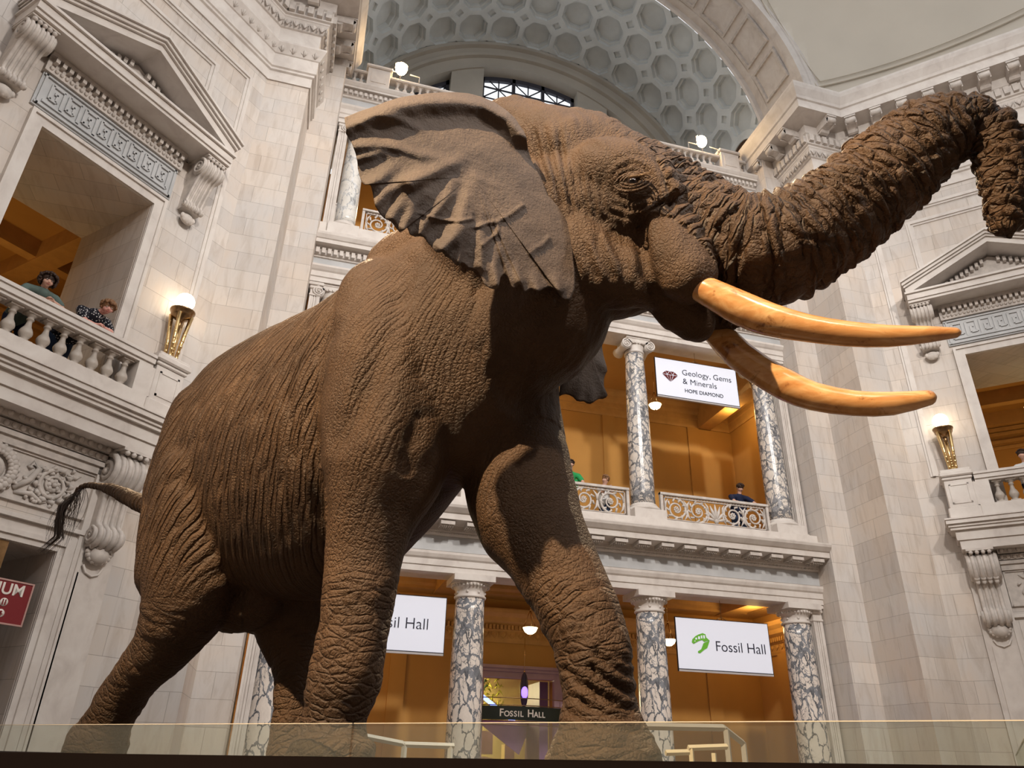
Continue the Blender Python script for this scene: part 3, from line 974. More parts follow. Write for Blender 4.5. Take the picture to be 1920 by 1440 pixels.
for x in CX: m.box(x - .3, x + .3, DC + .75, YB, 5.75, 6.06)
tr = m.build('trim_9', OCHRE_TRIM, kind='structure')
m = MB(); along(m, GL, .10, .11, dent(.6, .08, 4.90, 5.02)); along(m, GL, .05, .26, egg(4.68, 4.84)); m.build('dentils', OCHRE_TRIM, tr)
m = MB(); m.sweep([(o, z + 13.1) for o, z in cornp], GL); 
tr = m.build('trim_10', OCHRE_TRIM, kind='structure')
m = MB()
for x in (2.75, 9.65, 12.3): m.box(x - .22, x + .22, YB - .06, YB, 0, 4.55)
for x in (9.2, 12.4): m.box(x - .22, x + .22, YB - .06, YB, 7.05, 12.2)
m.box(XR + .30, XR + .45, 19.4, 20.2, 0, 4.55)
m.build('trim_11', OCHRE, kind='structure')
# side beams of the upper gallery
m = MB(); m.box(CX[3] - .2, CX[3] + .3, DC + .7, YB, 12.2, 13.1); m.build('trim_12', OCHRE_TRIM, kind='structure')

# ---- pendant bowls
def pendant(x, y, z, lab, r=.2, grp='glowing pendant bowls'):
    t = empty('pendant_lamp', (x, y, z), label=lab, cat='pendant lamp', group=grp)
    m = MB(); m.lathe([(.01, -r * .82), (r * .35, -r * .78), (r * .75, -r * .5), (r, 0), (r * .98, r * .08)], 28); m.build('glass_bowl', BOWL, t)
    m = MB(); m.lathe([(r * 1.0, r * .02), (r * 1.06, r * .06), (r * 1.0, r * .12)], 28)
    for k in range(3):
        a = 2 * pi * k / 3 + .4; m.tube([(r * cos(a), r * sin(a), r * .05), (0, 0, r * 2.4)], .012, 6)
    m.ball((0, 0, r * 2.4), .03, 8, 6); m.ball((0, 0, -r * .88), .03, 8, 6)
    m.build('hanger', GILT, t)
    MB().tube([(0, 0, r * 2.4), (0, 0, r * 2.4 + .9)], .01, 6).build('chain', GILT, t)
    point('pendant_light', (x, y, z - .05), 0, (1, .7, .3)).data.energy = PEND
    bpy.data.objects[-1] if False else None
    return t
PEND = 48
pendant(6.02, 19.9, 4.75, 'glowing bowl pendant lamp hanging left of the elephant front leg')
pendant(10.0, 19.7, 4.66, 'glowing bowl pendant lamp just peeking out left of the Fossil Hall banner')
pendant(1.6, 19.8, 4.7, 'glowing bowl pendant lamp hidden behind the elephant in the loggia')
pendant(10.05, 19.6, 11.9, 'glowing bowl pendant lamp under the Geology banner')
pendant(2.4, 19.6, 11.9, 'glowing bowl pendant lamp hidden behind the elephant in the gallery')
for x, z in ((6.2, 12.2), (12.9, 12.0), (12.8, 5.4)): point('gallery_light', (x, 19.7, z), 38, (1, .66, .26), .2)
point('gallery_light', (0.0, 19.7, 5.0), 70, (1, .66, .26), .2)
point('top_gallery_light', (1.0, 19.6, 17.5), 60, (1, .72, .4), .2)
# ================================================================== diagonal walls: window surround, balcony, door, lamps
S0 = 3.15
def tree_to(root, M):
    root.matrix_world = M
def console(mb, s, w, z0, z1, d1, d0, ribs=5, k1=.20, k0=.10):
    """scrolled bracket: big volute on top, small one below, ribbed front, leaf drop; local (s, o, z)"""
    H = z1 - z0
    R1 = H * k1; R0 = H * k0
    # S shaped body profile in (o, z)
    prof = [(0, z1)]
    prof += [(d1 - .03, z1), (d1 - .03, z1 - .04)]
    for k in range(10):
        a = pi / 2 - pi * k / 9 * .95
        prof.append((d1 - R1 + R1 * cos(a), z1 - .06 - R1 + R1 * sin(a)))
    zc = z1 - .06 - 2 * R1
    for k in range(1, 10):
        t = k / 10
        prof.append((d1 - R1 * .9 + (d0 - d1 + R1 * .7) * (t ** .8), zc + (z0 + 2.2 * R0 - zc) * t))
    for k in range(8):
        a = pi * .42 - pi * k / 7 * .9
        prof.append((d0 - R0 * .3 + R0 * cos(a), z0 + R0 * 1.15 + R0 * sin(a)))
    prof.append((0, z0))
    mb.prism(prof, s - w / 2 + .02, s + w / 2 - .02, 'x', True)
    front = prof[2:-1]
    for i in range(ribs):
        x = s - w / 2 + w * (i + .5) / ribs
        mb.tube([(x, o_ + .0, z_) for o_, z_ in front], w / ribs * .36, 7)
    # side volutes
    for sx in (-1, 1):
        x = s + sx * (w / 2)
        for (co_, cz_, R, tn) in ((d1 - R1, z1 - .06 - R1, R1, 2.2), (d0 - R0 * .3, z0 + R0 * 1.15, R0 * .9, 1.6)):
            mb.tube([(x - sx * .03, co_, cz_), (x + sx * .015, co_, cz_)], R * .98, 18)
            pts = [(x + sx * .02, a, b) for a, b in spiral(co_, cz_, R * .93, tn, -1, 34)]
            mb.tube(pts, [.035 * R / .2 * (1 - .5 * k / 34) for k in range(35)], 5)
            mb.ball((x + sx * .02, co_, cz_), R * .18, 8, 6)
    # cap moulding and leaf drop
    mb.box(s - w / 2 - .03, s + w / 2 + .03, 0, d1 + .02, z1 - .05, z1)
    for i in range(ribs):
        x = s - w / 2 + w * (i + .5) / ribs
        mb.ball((x, d1 * .98, z1 - .09), .05, 7, 5)
def leaf_band(mb, s, w, o, z, n=4):
    for i in range(n):
        x = s - w / 2 + w * (i + .5) / n
        mb.ball((x, o, z), w / n * .5, 8, 6, (1, .7, .8)); mb.ball((x, o - .03, z - .07), w / n * .4, 8, 6, (1, .7, 1.2))
def drop(mb, s, w, z):
    mb.ball((s, .12, z - .08), w * .36, 12, 8, (1, .55, .75))
    for i in range(5):
        a = pi * (i + .5) / 5
        mb.ball((s + w * .30 * cos(a), .14, z - .02 - .12 * sin(a)), .055, 8, 6, (1, .8, 1.3))
def greek(mb, s0, s1, z0, z1, n):
    w = (s1 - s0) / n; h = z1 - z0; b = h * .115
    for i in range(n):
        x = s0 + i * w
        def H(a0, a1, z): mb.box(x + a0 * w, x + a1 * w, .05, .085, z0 + z * h - b / 2, z0 + z * h + b / 2)
        def V(a, za, zb): mb.box(x + a * w - b / 2, x + a * w + b / 2, .05, .085, z0 + za * h, z0 + zb * h)
        V(.06, .06, .94); H(.06, .78, .94); V(.78, .28, .94); H(.38, .78, .30); V(.38, .30, .66); H(.38, .58, .64)
        H(.06 - .5 / n * 0, 1.06, .06)
def surround():
    root = empty('pedimented_window', (0, 0, 0), cat='window surround')
    m = MB()
    # architrave with fillets and ears
    a, b = WINS; zt = WINZ[1]
    for w, d, e in ((.26, .06, .004), (.20, .09, .010), (.07, .13, .196)):
        m.box(a - e - w, a - e, -.01 - d * .1, d, 7.35, zt + e); m.box(b + e, b + e + w, -.01 - d * .1, d, 7.35, zt + e); m.box(a - e - w, b + e + w, -.01 - d * .1, d, zt + e, zt + e + w)
    m.build('architrave', TRIM, root)
    m = MB()
    m.box(a - .32, b + .32, 0, .05, 12.16, 12.98)
    for z in (12.2, 12.9): m.box(a - .3, b + .3, .05, .09, z, z + .04)
    greek(m, a - .16, b + .16, 12.31, 12.84, 8)
    m.box(a - .27, a - .23, .05, .09, 12.2, 12.94); m.box(b + .23, b + .27, .05, .09, 12.2, 12.94)
    m.build('greek_key_frieze', FRIEZE, root)
    # cornice
    c0, c1 = S0 - 2.25, S0 + 2.25
    m = MB()
    m.box(a - .35, b + .35, 0, .12, 12.98, 13.40)
    P = [(c0 + .32, 0), (c1 - .32, 0)]
    for i in range(22):
        x = a - .3 + (b - a + .6) * (i + .5) / 22
        m.box(x - .038, x + .038, .10, .24, 13.18, 13.32)
    for i in range(30):
        x = a - .3 + (b - a + .6) * (i + .5) / 30
        m.ball((x, .13, 13.08), .038, 6, 5, (1, 1, 1.3))
    m.box(a - .35, b + .35, .0, .20, 13.32, 13.42)
    m.build('dentil_band', CARVED, root)
    m = MB()
    m.box(c0, c1, 0, .74, 13.42, 13.50); m.box(c0, c1, .0, .78, 13.50, 13.68); m.box(c0 - .04, c1 + .04, 0, .84, 13.68, 13.74)
    # raking cornice in stacked fillets
    zb, zap = 13.74, 14.78
    for (lo, hi, d, ex) in ((0, .16, .78, .0), (.16, .22, .84, .03), (.22, .30, .90, .06), (.30, .36, .96, .08)):
        for sx in (-1, 1):
            x_end = S0 + sx * (2.25 + ex)
            m.prism([(x_end, zb + lo - .06 if lo == 0 else zb + lo - .02), (S0, zap + lo), (S0, zap + hi), (x_end, zb + hi - .02)], 0, d, 'y')
    m.build('pediment', TRIM, root)
    m = MB()
    m.prism([(S0 - 1.9, 13.74), (S0 + 1.9, 13.74), (S0, 14.7)], .0, .10, 'y')
    for sx in (-1, 1):
        for k in range(10):
            t = (k + .5) / 11
            x = S0 + sx * 1.5 * (1 - t); z = 13.86 + .72 * t
            m.box(x - .04, x + .04, .1, .24, z - .04, z + .10)
    m.build('tympanum', CARVED, root)
    for s in (S0 - 1.98, S0 + 1.98):
        m = MB(); console(m, s, .46, 12.12, 13.42, .66, .24, 5, .17, .05); drop(m, s, .46, 12.02); leaf_band(m, s, .46, .26, 12.22, 5)
        m.build('console', CARVED, root)
    return root
def balcony_parts():
    root = empty('stone_balcony', (0, 0, 0), cat='balcony')
    c0, c1 = S0 - 2.68, S0 + 2.68
    m = MB()
    m.box(c0 + .15, c1 - .15, 0, .62, 6.62, 6.86)
    m.box(c0 + .06, c1 - .06, 0, .70, 6.86, 6.93); m.box(c0 + .03, c1 - .03, 0, .74, 6.93, 7.0); m.box(c0, c1, 0, .80, 7.0, 7.10); m.box(c0 - .02, c1 + .02, 0, .83, 7.10, 7.14)
    m.box(c0 + .2, c1 - .2, 0, .58, 6.40, 6.62)
    m.build('slab', TRIM, root)
    m = MB(); m.box(c0 + .83, c1 - .83, .28, .66, 7.14, 7.45); m.build('plinth', TRIM, root)
    m = MB()
    ra, rb = c0 + .85, c1 - .85
    m.box(ra, rb, .30, .64, 8.04, 8.10); m.box(ra, rb, .26, .68, 8.10, 8.21); m.box(ra, rb, .23, .71, 8.21, 8.27)
    m.build('handrail', TRIM, root)
    for s in (c0 + .48, c1 - .48):
        m = MB()
        m.bbox(s - .36, s + .36, .05, .70, 7.14, 7.42, .02); m.bbox(s - .31, s + .31, .05, .66, 7.42, 8.14, .01)
        for (x0, x1, z0, z1) in ((s - .22, s + .22, 7.99, 8.03), (s - .22, s + .22, 7.52, 7.56), (s - .22, s - .18, 7.52, 8.03), (s + .18, s + .22, 7.52, 8.03)): m.box(x0, x1, .66, .675, z0, z1)
        m.bbox(s - .34, s + .34, .03, .70, 8.14, 8.22, .02); m.bbox(s - .38, s + .38, .0, .75, 8.22, 8.36, .03); m.bbox(s - .34, s + .34, .04, .70, 8.36, 8.42, .01)
        m.build('pier', TRIM, root)
    for s, sa_, sb_ in ((0, c0 + .78, c0 + 1.14), (1, c1 - 1.14, c1 - .78)):
        m = MB(); m.box(sa_, sb_, .30, .64, 7.45, 8.04); m.build('half_pier', TRIM, root)
    s = c0 + 1.30
    while s < c1 - 1.2:
        baluster(root, s, .47, 7.45, .59, .108, BALM, 20); s += .296
    return root
BALM = m_plain('baluster_marble', (.50, .44, .385), .45, .4, var=.08, scale=5)
def scroll_relief(m, s, z, r, sgn, o=.03):
    pts = [(a, o + .02, b) for a, b in spiral(s, z, r, 1.7, sgn, 40, .3)]
    m.tube(pts, [.035 * (1.2 - .6 * k / 40) for k in range(41)], 7)
    for k in range(12):
        q = 2 * pi * k / 12
        m.tube([(s + r * cos(q), o, z + r * sin(q)), (s + r * 1.18 * cos(q + .2 * sgn), o + .05, z + r * 1.12 * sin(q + .2 * sgn)), (s + r * 1.05 * cos(q + .42 * sgn), o + .01, z + r * 1.02 * sin(q + .42 * sgn))], [.03, .05, .01], 6)
    for k in range(7):
        q = 2 * pi * k / 7
        m.ball((s + r * .28 * cos(q), o + .03, z + r * .28 * sin(q)), r * .17, 8, 6, (1, .7, 1))
    m.ball((s, o + .06, z), r * .16, 8, 6)
def doorway():
    root = empty('carved_door_frame', (0, 0, 0), cat='door surround')
    a, b = DOORS; zt = DOORZ
    m = MB()
    for w, d, e in ((.40, .05, .004), (.28, .08, .010), (.08, .12, .107), (.07, .13, .366)):
        m.box(a - e - w, a - e, -.01 - d * .1, d, 0, zt + e); m.box(b + e, b + e + w, -.01 - d * .1, d, 0, zt + e); m.box(a - e - w, b + e + w, -.01 - d * .1, d, zt + e, zt + e + w)
    m.build('architrave', TRIM, root)
    m = MB()
    m.box(a - .35, b + .35, 0, .10, 5.92, 6.06); m.box(a - .35, b + .35, 0, .15, 6.06, 6.14)
    for z, n in ((6.22, 26), (6.36, 20)):
        m.box(a - .35, b + .35, 0, .16 + (z - 6.2) * .6, z - .06, z + .06)
        for i in range(n):
            x = a - .35 + (b - a + .7) * (i + .5) / n
            m.ball((x, .17 + (z - 6.2) * .6, z), .055, 6, 5, (1, .7, 1))
    m.build('leaf_bands', CARVED, root)
    m = MB()
    m.box(a - .32, b + .32, 0, .03, 5.10, 5.90)
    for x0, x1, z0, z1 in ((a - .32, b + .32, 5.08, 5.12), (a - .32, b + .32, 5.88, 5.92), (a - .34, a - .30, 5.08, 5.92), (b + .30, b + .34, 5.08, 5.92)): m.box(x0, x1, 0, .06, z0, z1)
    zc = 5.50
    # wreath with round boss
    for k in range(26):
        q = 2 * pi * k / 26
        m.ball((S0 + .33 * cos(q), .08, zc + .33 * sin(q)), .075, 8, 6, (1, .8, 1)); m.ball((S0 + .27 * cos(q + .1), .10, zc + .27 * sin(q + .1)), .045, 6, 5); m.ball((S0 + .39 * cos(q + .1), .07, zc + .39 * sin(q + .1)), .045, 6, 5)
    m.ball((S0, .0, zc), .22, 20, 12, (1, .6, 1))
    for sx in (-1, 1):
        scroll_relief(m, S0 + sx * 1.02, zc + .0, .27, sx)
        m.tube([(S0 + sx * .42, .03, zc - .22), (S0 + sx * .62, .06, zc - .02), (S0 + sx * .72, .06, zc + .2), (S0 + sx * .60, .05, zc + .27), (S0 + sx * .56, .04, zc + .18)], [.05, .055, .05, .045, .02], 7)
        m.tube([(S0 + sx * .45, .03, zc - .28), (S0 + sx * .7, .06, zc - .24), (S0 + sx * .9, .04, zc - .33), (S0 + sx * 1.0, .03, zc - .30)], [.03, .05, .04, .015], 7)
        m.tube([(S0 + sx * 1.30, .03, zc + .1), (S0 + sx * 1.42, .06, zc - .12), (S0 + sx * 1.36, .05, zc - .26), (S0 + sx * 1.46, .04, zc - .30)], [.04, .045, .04, .02], 7)
        m.tube([(S0 + sx * 1.2, .03, zc + .26), (S0 + sx * 1.36, .05, zc + .24), (S0 + sx * 1.45, .03, zc + .30)], [.02, .04, .01], 6)
        for k in range(26):
            q = k * 2.4; rr_ = .10 + .012 * k
            x_ = S0 + sx * (.98 + rr_ * 1.5 * cos(q)); z_ = zc + min(.33, rr_) * sin(q) * 1.05
            if abs(z_ - zc) > .34: continue
            m.tube([(x_, .03, z_), (x_ + .05 * cos(q + 1), .07, z_ + .05 * sin(q + 1)), (x_ + .11 * cos(q + .6), .035, z_ + .09 * sin(q + .6))], [.02, .035, .006], 6)
        for k in range(8):
            q = radians(200 + k * 20)
            m.ball((S0 + sx * (.8 + .1 * cos(q)), .06, zc - .1 + .25 * sin(q)), .035, 6, 5)
    m.build('foliage_frieze', CARVED, root)
    return root
def bracket():
    root = empty('scroll_bracket', (0, 0, 0), cat='bracket')
    w = .52; s = 0
    m = MB(); console(m, s, w, 4.62, 6.40, .56, .30, 4); m.build('scroll', CARVED, root)
    m = MB(); leaf_band(m, s, w, .44, 5.70, 4); leaf_band(m, s, w, .30, 4.72, 4); m.ball((s, .20, 4.52), .19, 12, 8, (1, .7, .8))
    for i in range(9):
        q = pi * i / 8
        m.ball((s + .2 * cos(q), .2, 4.56 - .16 * sin(q)), .05, 7, 5)
    m.build('leaves', CARVED, root)
    m = MB(); m.box(-.36, .36, 0, .10, 0, 6.40); m.box(-.24, .24, .10, .13, 0, 4.2)
    m.tube([(-.18, .14, 4.34), (-.12, .15, 4.22), (0, .16, 4.17), (.12, .15, 4.22), (.18, .14, 4.34)], .02, 6)
    m.build('pilaster_strip', TRIM, root)
    return root
def torch_lamp():
    root = empty('torch_lamp', (0, 0, 0), cat='lamp')
    m = MB()
    m.lathe([(.0, 1.30), (.05, 1.30), (.09, 1.24), (.07, 1.20)], 20); m.build('globe_collar', GILT, root)
    m = MB(); m.ball((0, 0, 1.48), .19, 28, 18); m.build('globe', GLOBE, root)
    m = MB(); m.lathe([(.0, .98), (.06, .99), (.10, 1.04), (.19, 1.10), (.215, 1.14), (.22, 1.20), (.245, 1.22), (.25, 1.25), (.20, 1.26), (.08, 1.25), (0, 1.25)], 28)
    m.lathe([(.0, .80), (.035, .82), (.05, .9), (.06, .99)], 12)
    m.build('bowl', BRONZE, root)
    m = MB(); m.tube([(0, 0, .08), (0, 0, .5), (0, 0, .85)], [.035, .045, .05], 12)
    for k in range(10): m.ball((0, 0, .12 + k * .07), .048, 8, 5)
    m.build('stem', GILT, root)
    m = MB(); m.bbox(-.17, .17, -.17, .17, 0, .05, .02); m.lathe([(.20, .05), (.17, .07), (.12, .09), (.13, .11), (.05, .12)], 6); m.build('foot', GILT, root)
    for k in range(4):
        a = pi / 4 + k * pi / 2
        m = MB(); m.tube([(.10 * cos(a), .10 * sin(a), .09), (.13 * cos(a), .13 * sin(a), .5), (.195 * cos(a), .195 * sin(a), 1.13)], [.032, .036, .045], 8)
        for j in range(7):
            t = j / 7; r = .105 + .08 * t
            m.ball((r * cos(a), r * sin(a), .15 + .95 * t), .042, 7, 5, (1, 1, 1.4))
        m.build('leg', GILT, root)
    return root
def place_copy(r, M, label, group=None):
    c = copy_tree(r); c.matrix_world = M; tag(c, label=label, group=group); return c
r1 = surround(); r1.matrix_world = ML; tag(r1, 'pedimented marble window frame with Greek key frieze on the left wall', group='pedimented window frames')
place_copy(r1, MR, 'pedimented marble window frame with Greek key frieze on the right wall')
r2 = balcony_parts(); r2.matrix_world = ML; tag(r2, 'marble balcony with bulbous balusters on the left where two visitors lean', group='marble balconies')
place_copy(r2, MR, 'marble balcony with bulbous balusters at the right edge, under the right torch lamp')
r3 = doorway(); r3.matrix_world = ML; tag(r3, 'door frame with carved foliage frieze and wreath behind the elephant tail', group='carved door frames')
place_copy(r3, MR, 'door frame with carved foliage frieze at the right edge beyond the bracket')
r4 = bracket(); r4.matrix_world = ML @ Matrix.Translation((S0 - 2.05, 0, 0)); tag(r4, 'scrolled marble bracket under the left balcony beside the elephant tail', group='scrolled brackets under the balconies')
place_copy(r4, ML @ Matrix.Translation((S0 + 2.05, 0, 0)), 'scrolled marble bracket outside the left edge beyond the wreath')
place_copy(r4, MR @ Matrix.Translation((S0 - 2.12, 0, 0)), 'scrolled marble bracket hanging under the right balcony, leaf at its foot')
r5 = torch_lamp(); r5.matrix_world = ML @ Matrix.Translation((.84, .34, 8.42)); tag(r5, 'lit bronze torch lamp with globe on the left balcony pier', group='torch lamps on the balcony piers')
place_copy(r5, MR @ Matrix.Translation((.94, .34, 8.42)), 'lit bronze torch lamp with globe on the right balcony pier')
for M, s in ((ML, .84), (MR, .94)):
    p = M @ Vector((s, .34, 9.9)); point('torch_light', p, 24, (1, .56, .20), .19)

# ---- passages behind the two walls
def passage(M, k, nm):
    m = MB(M)
    m.box(-1.2, DL + 1.5, -7.2, -7.0, 7.2, 12.9); m.box(-1.4, -1.2, -7.0, -2.4, 7.2, 12.9); m.box(DL + 1.5, DL + 1.7, -7.0, -2.4, 7.2, 12.9)
    m.build('wall_%s_passage' % nm, OCHRE, kind='structure')
    m = MB(M)
    m.box(-1.2, DL + 1.5, -7.0, -2.4, 12.62, 12.8); m.build('ceiling_%s_passage' % nm, OCHRE, kind='structure')
    m = MB(M)
    for (o0, o1) in ((-7.0, -6.5), (-4.9, -4.6), (-2.9, -2.4)): m.box(-1.2, DL + 1.5, o0, o1, 12.15, 12.7)
    for s_ in (-1.2, 1.3, 4.6, 7.4): m.box(s_, s_ + .5, -6.98, -2.42, 12.1, 12.65)
    for z, d in ((11.4, .06), (11.6, .12), (11.85, .2), (12.0, .28)): m.box(-1.2, DL + 1.5, -7.0, -7.0 + d, z, z + .12)
    m.build('trim_%d' % k, OCHRE_TRIM, kind='structure')
    MB(M).box(-1.3, DL + 1.6, -7.1, -2.4, 7.0, 7.14).box(WINS[0], WINS[1], -2.4, .1, 7.0, 7.14).build('floor_%s_passage' % nm, FLOOR, kind='structure')
    p = M @ Vector((3.2, -4.7, 9.6)); point('passage_light', p, 60, (1, .62, .22), .4)
passage(ML, 13, 'left'); passage(MR, 14, 'right')
for M, nm in ((ML, 'left'), (MR, 'right')):
    m = MB(M); m.box(-.5, DL, -6.2, -6.0, 0, 5.2); m.box(-.5, DL, -6.0, -2.4, 4.9, 5.1); m.box(-.6, -.4, -6.0, -2.4, 0, 5.2); m.box(DL, DL + .2, -6, -2.4, 0, 5.2)
    m.build('wall_%s_vestibule' % nm, m_plain('brown_panelling_' + nm, (.16, .085, .05), .6, .3), kind='structure')
p = MR @ Vector((3.55, -3.2, 11.2))
pendant(p.x, p.y, 11.3, 'glowing bowl pendant lamp in the window opening at the right edge', .24)

# ---- lettering
def text(s, size, mat, parent, M, name='lettering', align='LEFT', ext=.004, sx=1.0, off=0, space=1.0):
    cu = bpy.data.curves.new(name, 'FONT'); cu.body = s; cu.size = size; cu.extrude = ext; cu.align_x = align; cu.align_y = 'CENTER'; cu.offset = off; cu.space_character = space
    tmp = bpy.data.objects.new('tmp_text', cu); COL.objects.link(tmp)
    dg = bpy.context.evaluated_depsgraph_get(); dg.update()
    me = bpy.data.meshes.new_from_object(tmp.evaluated_get(dg)); bpy.data.objects.remove(tmp)
    me.transform(M @ Matrix.Diagonal((sx, 1, 1, 1)))
    me.materials.clear(); me.materials.append(mat)
    o = bpy.data.objects.new(name, me); COL.objects.link(o); o.parent = parent
    return o
def TM(x, y, z, rz=0):
    """text plane: x right, text-up is world z, facing -y (then turned by rz)"""
    return Matrix.Translation((x, y, z)) @ Matrix.Rotation(rz, 4, 'Z') @ Matrix.Rotation(pi / 2, 4, 'X')
INK = m_plain('ink', (.015, .015, .03), .5, .2, var=0)
SIGN = NT('banner_white', .5, .3); SIGN.color((.78, .81, .92)); SIGN.b.inputs['Emission Color'].default_value = (.80, .84, 1, 1); SIGN.b.inputs['Emission Strength'].default_value = .12; SIGN = SIGN.m  # faint glow put into the unlit banner face to brighten it
GREEN = m_plain('logo_green', (.16, .48, .05), .5, .2, var=0)
MAROON = m_plain('logo_maroon', (.13, .02, .02), .5, .2, var=0)
def banner(x0, x1, z0, z1, y, lab):
    t = empty('hanging_banner', ((x0 + x1) / 2, y, z0), label=lab, cat='banner', group='white hanging banners')
    w = (x1 - x0) / 2; h = z1 - z0
    MB().box(-w, w, -.02, .02, .05, h - .015).build('panel', SIGN, t)
    m = MB(); m.box(-w, w, -.03, .03, 0, .05); m.build('bottom_rail', m_plain('rail_grey', (.45, .42, .42), .4, .4, var=0), t)
    m = MB(); m.box(-w - .012, -w, -.025, .025, 0, h); m.box(w, w + .012, -.025, .025, 0, h); m.box(-w, w, -.025, .025, h - .015, h); m.box(-w, w, -.031, -.0, .045, .065); m.build('edge', BLACK, t)
    m = MB(); m.tube([(0, 0, h), (0, 0, h + .5)], .008, 6); m.tube([(-.14, 0, h - .0), (0, 0, h + .07), (.14, 0, h - .0)], .01, 6); m.build('hanger', BRONZE, t)
    return t
BX = XC + 4.37
def skull_logo(t, x, z, s):
    m = MB(); y = -.026
    up = [(-1.0, .02), (-.92, .30), (-.55, .62), (-.2, .80), (.25, .95), (.55, .86), (.62, .55), (.95, .30), (.60, .22), (.35, .12), (.15, .30), (-.25, .18), (-.6, .0), (-.8, -.12)]
    m.prism([(x + a * s, z + b * s) for a, b in up], y, y - .006, 'y')
    lo = [(.95, .28), (.80, -.05), (.62, -.42), (.25, -.62), (-.20, -.95), (-.42, -.92), (-.42, -.78), (-.05, -.58), (.1, -.3), (.25, .0), (.5, .12)]
    m.prism([(x + a * s, z + b * s) for a, b in lo], y, y - .006, 'y')
    m.build('skull_logo', GREEN, t)
    m = MB()
    for a0, b0, a1, b1 in ((-.62, .30, -.42, .48), (-.3, .36, -.08, .62), (.02, .44, .18, .72), (.30, .45, .46, .75), (-.75, .12, -.6, .2)):
        m.prism([(x + a0 * s, z + b0 * s), (x + a1 * s, z + b0 * s), (x + a1 * s, z + b1 * s), (x + a0 * s * .9, z + b1 * s)], y - .005, y - .009, 'y')
    m.build('logo_gaps', SIGN, t)
t = banner(BX - 1.33, BX + 1.33, 3.62, 4.93, DC + .38, 'white Fossil Hall banner hanging right of the elephant front foot')
skull_logo(t, -.66, .70, .26)
text('Fossil Hall', .36, INK, t, TM(-.27, -.026, .64), off=-.004)
t = banner(XC - 4.37 - 1.0, XC - 4.37 + 1.46, 3.64, 4.95, DC + .38, 'white Fossil Hall banner half hidden behind the elephant leg')
skull_logo(t, -.95, .72, .24)
text('Fossil Hall', .36, INK, t, TM(-.62, -.026, .66), off=-.004)
t = banner(BX - 1.36, BX + 1.36, 11.22, 12.55, DC + .38, 'white Geology, Gems and Minerals banner behind the tusks')
m = MB(); gx, gz, g = -.90, .76, .25
for tri in ([(-1, .15), (-.6, .5), (-.45, .12)], [(-.55, .55), (-.1, .55), (-.38, .15)], [(-.02, .55), (-.3, .12), (.3, .12), (.02, .55)], [(.55, .55), (.1, .55), (.38, .15)], [(1, .15), (.6, .5), (.45, .12)],
            [(-.98, .06), (-.46, .03), (-.12, -.75)], [(-.38, .03), (-.03, .03), (-.03, -.85)], [(.38, .03), (.03, .03), (.03, -.85)], [(.98, .06), (.46, .03), (.12, -.75)]):
    m.prism([(gx + a * g, gz + b * g) for a, b in tri], -.026, -.032, 'y')
m.build('gem_logo', MAROON, t)
text('Geology, Gems', .268, INK, t, TM(-.50, -.026, .93), off=-.003, sx=1.0)
text('& Minerals', .268, INK, t, TM(-.50, -.026, .63), off=-.003)
text('HOPE DIAMOND', .17, INK, t, TM(-.46, -.026, .32))

# maroon sign in the left doorway
RED = m_plain('maroon_sign', (.20, .018, .022), .5, .3, var=0)
CREAM = m_plain('cream_ink', (.80, .74, .68), .5, .2, var=0)
t = empty('auditorium_sign', (0, 0, 0), label='maroon auditorium sign with white lettering in the left doorway', cat='sign')
m = MB(); m.box(1.93, 4.37, -.02, .02, 3.24, 3.86); m.build('panel', RED, t)
m = MB()
for x0, x1, z0, z1 in ((1.93, 4.37, 3.86, 3.885), (1.93, 4.37, 3.215, 3.24), (1.905, 1.93, 3.215, 3.885), (4.37, 4.395, 3.215, 3.885)): m.box(x0, x1, -.03, .03, z0, z1)
m.build('rim', m_plain('pink_metal', (.60, .38, .35), .3, .5, metal=.6, var=0), t)
flip = Matrix.Diagonal((-1, 1, 1, 1))
text('AUDITORIUM', .245, CREAM, t, Matrix.Translation((2.0 + .03, .024, 3.735)) @ flip @ Matrix.Rotation(pi / 2, 4, 'X') @ Matrix.Diagonal((1, 1, -1, 1)), align='RIGHT', off=.004)
for z in (3.54, 3.37):
    for x in (2.29, 2.75, 3.2):
        m = MB(); m.tube([(x, .02, z), (x, .028, z)], .062, 20); m.build('pictogram_disc', CREAM, t)
        m = MB()
        if z > 3.5:
            for d in (-.02, .02): m.ball((x + d, .03, z + .033), .011, 8, 5); m.box(x + d - .010, x + d + .010, .028, .032, z - .045, z + .02)
        else:
            m.ball((x, .03, z + .02), .02, 8, 5); m.box(x - .03, x + .03, .028, .032, z - .02, z); m.box(x - .012, x + .012, .028, .032, z - .045, z - .02)
        m.build('pictogram', RED, t)
m = MB(); m.box(2.5, 3.8, -.02, .02, 3.88, 4.45); m.build('hanging_bracket', BRONZE, t)
t.matrix_world = ML
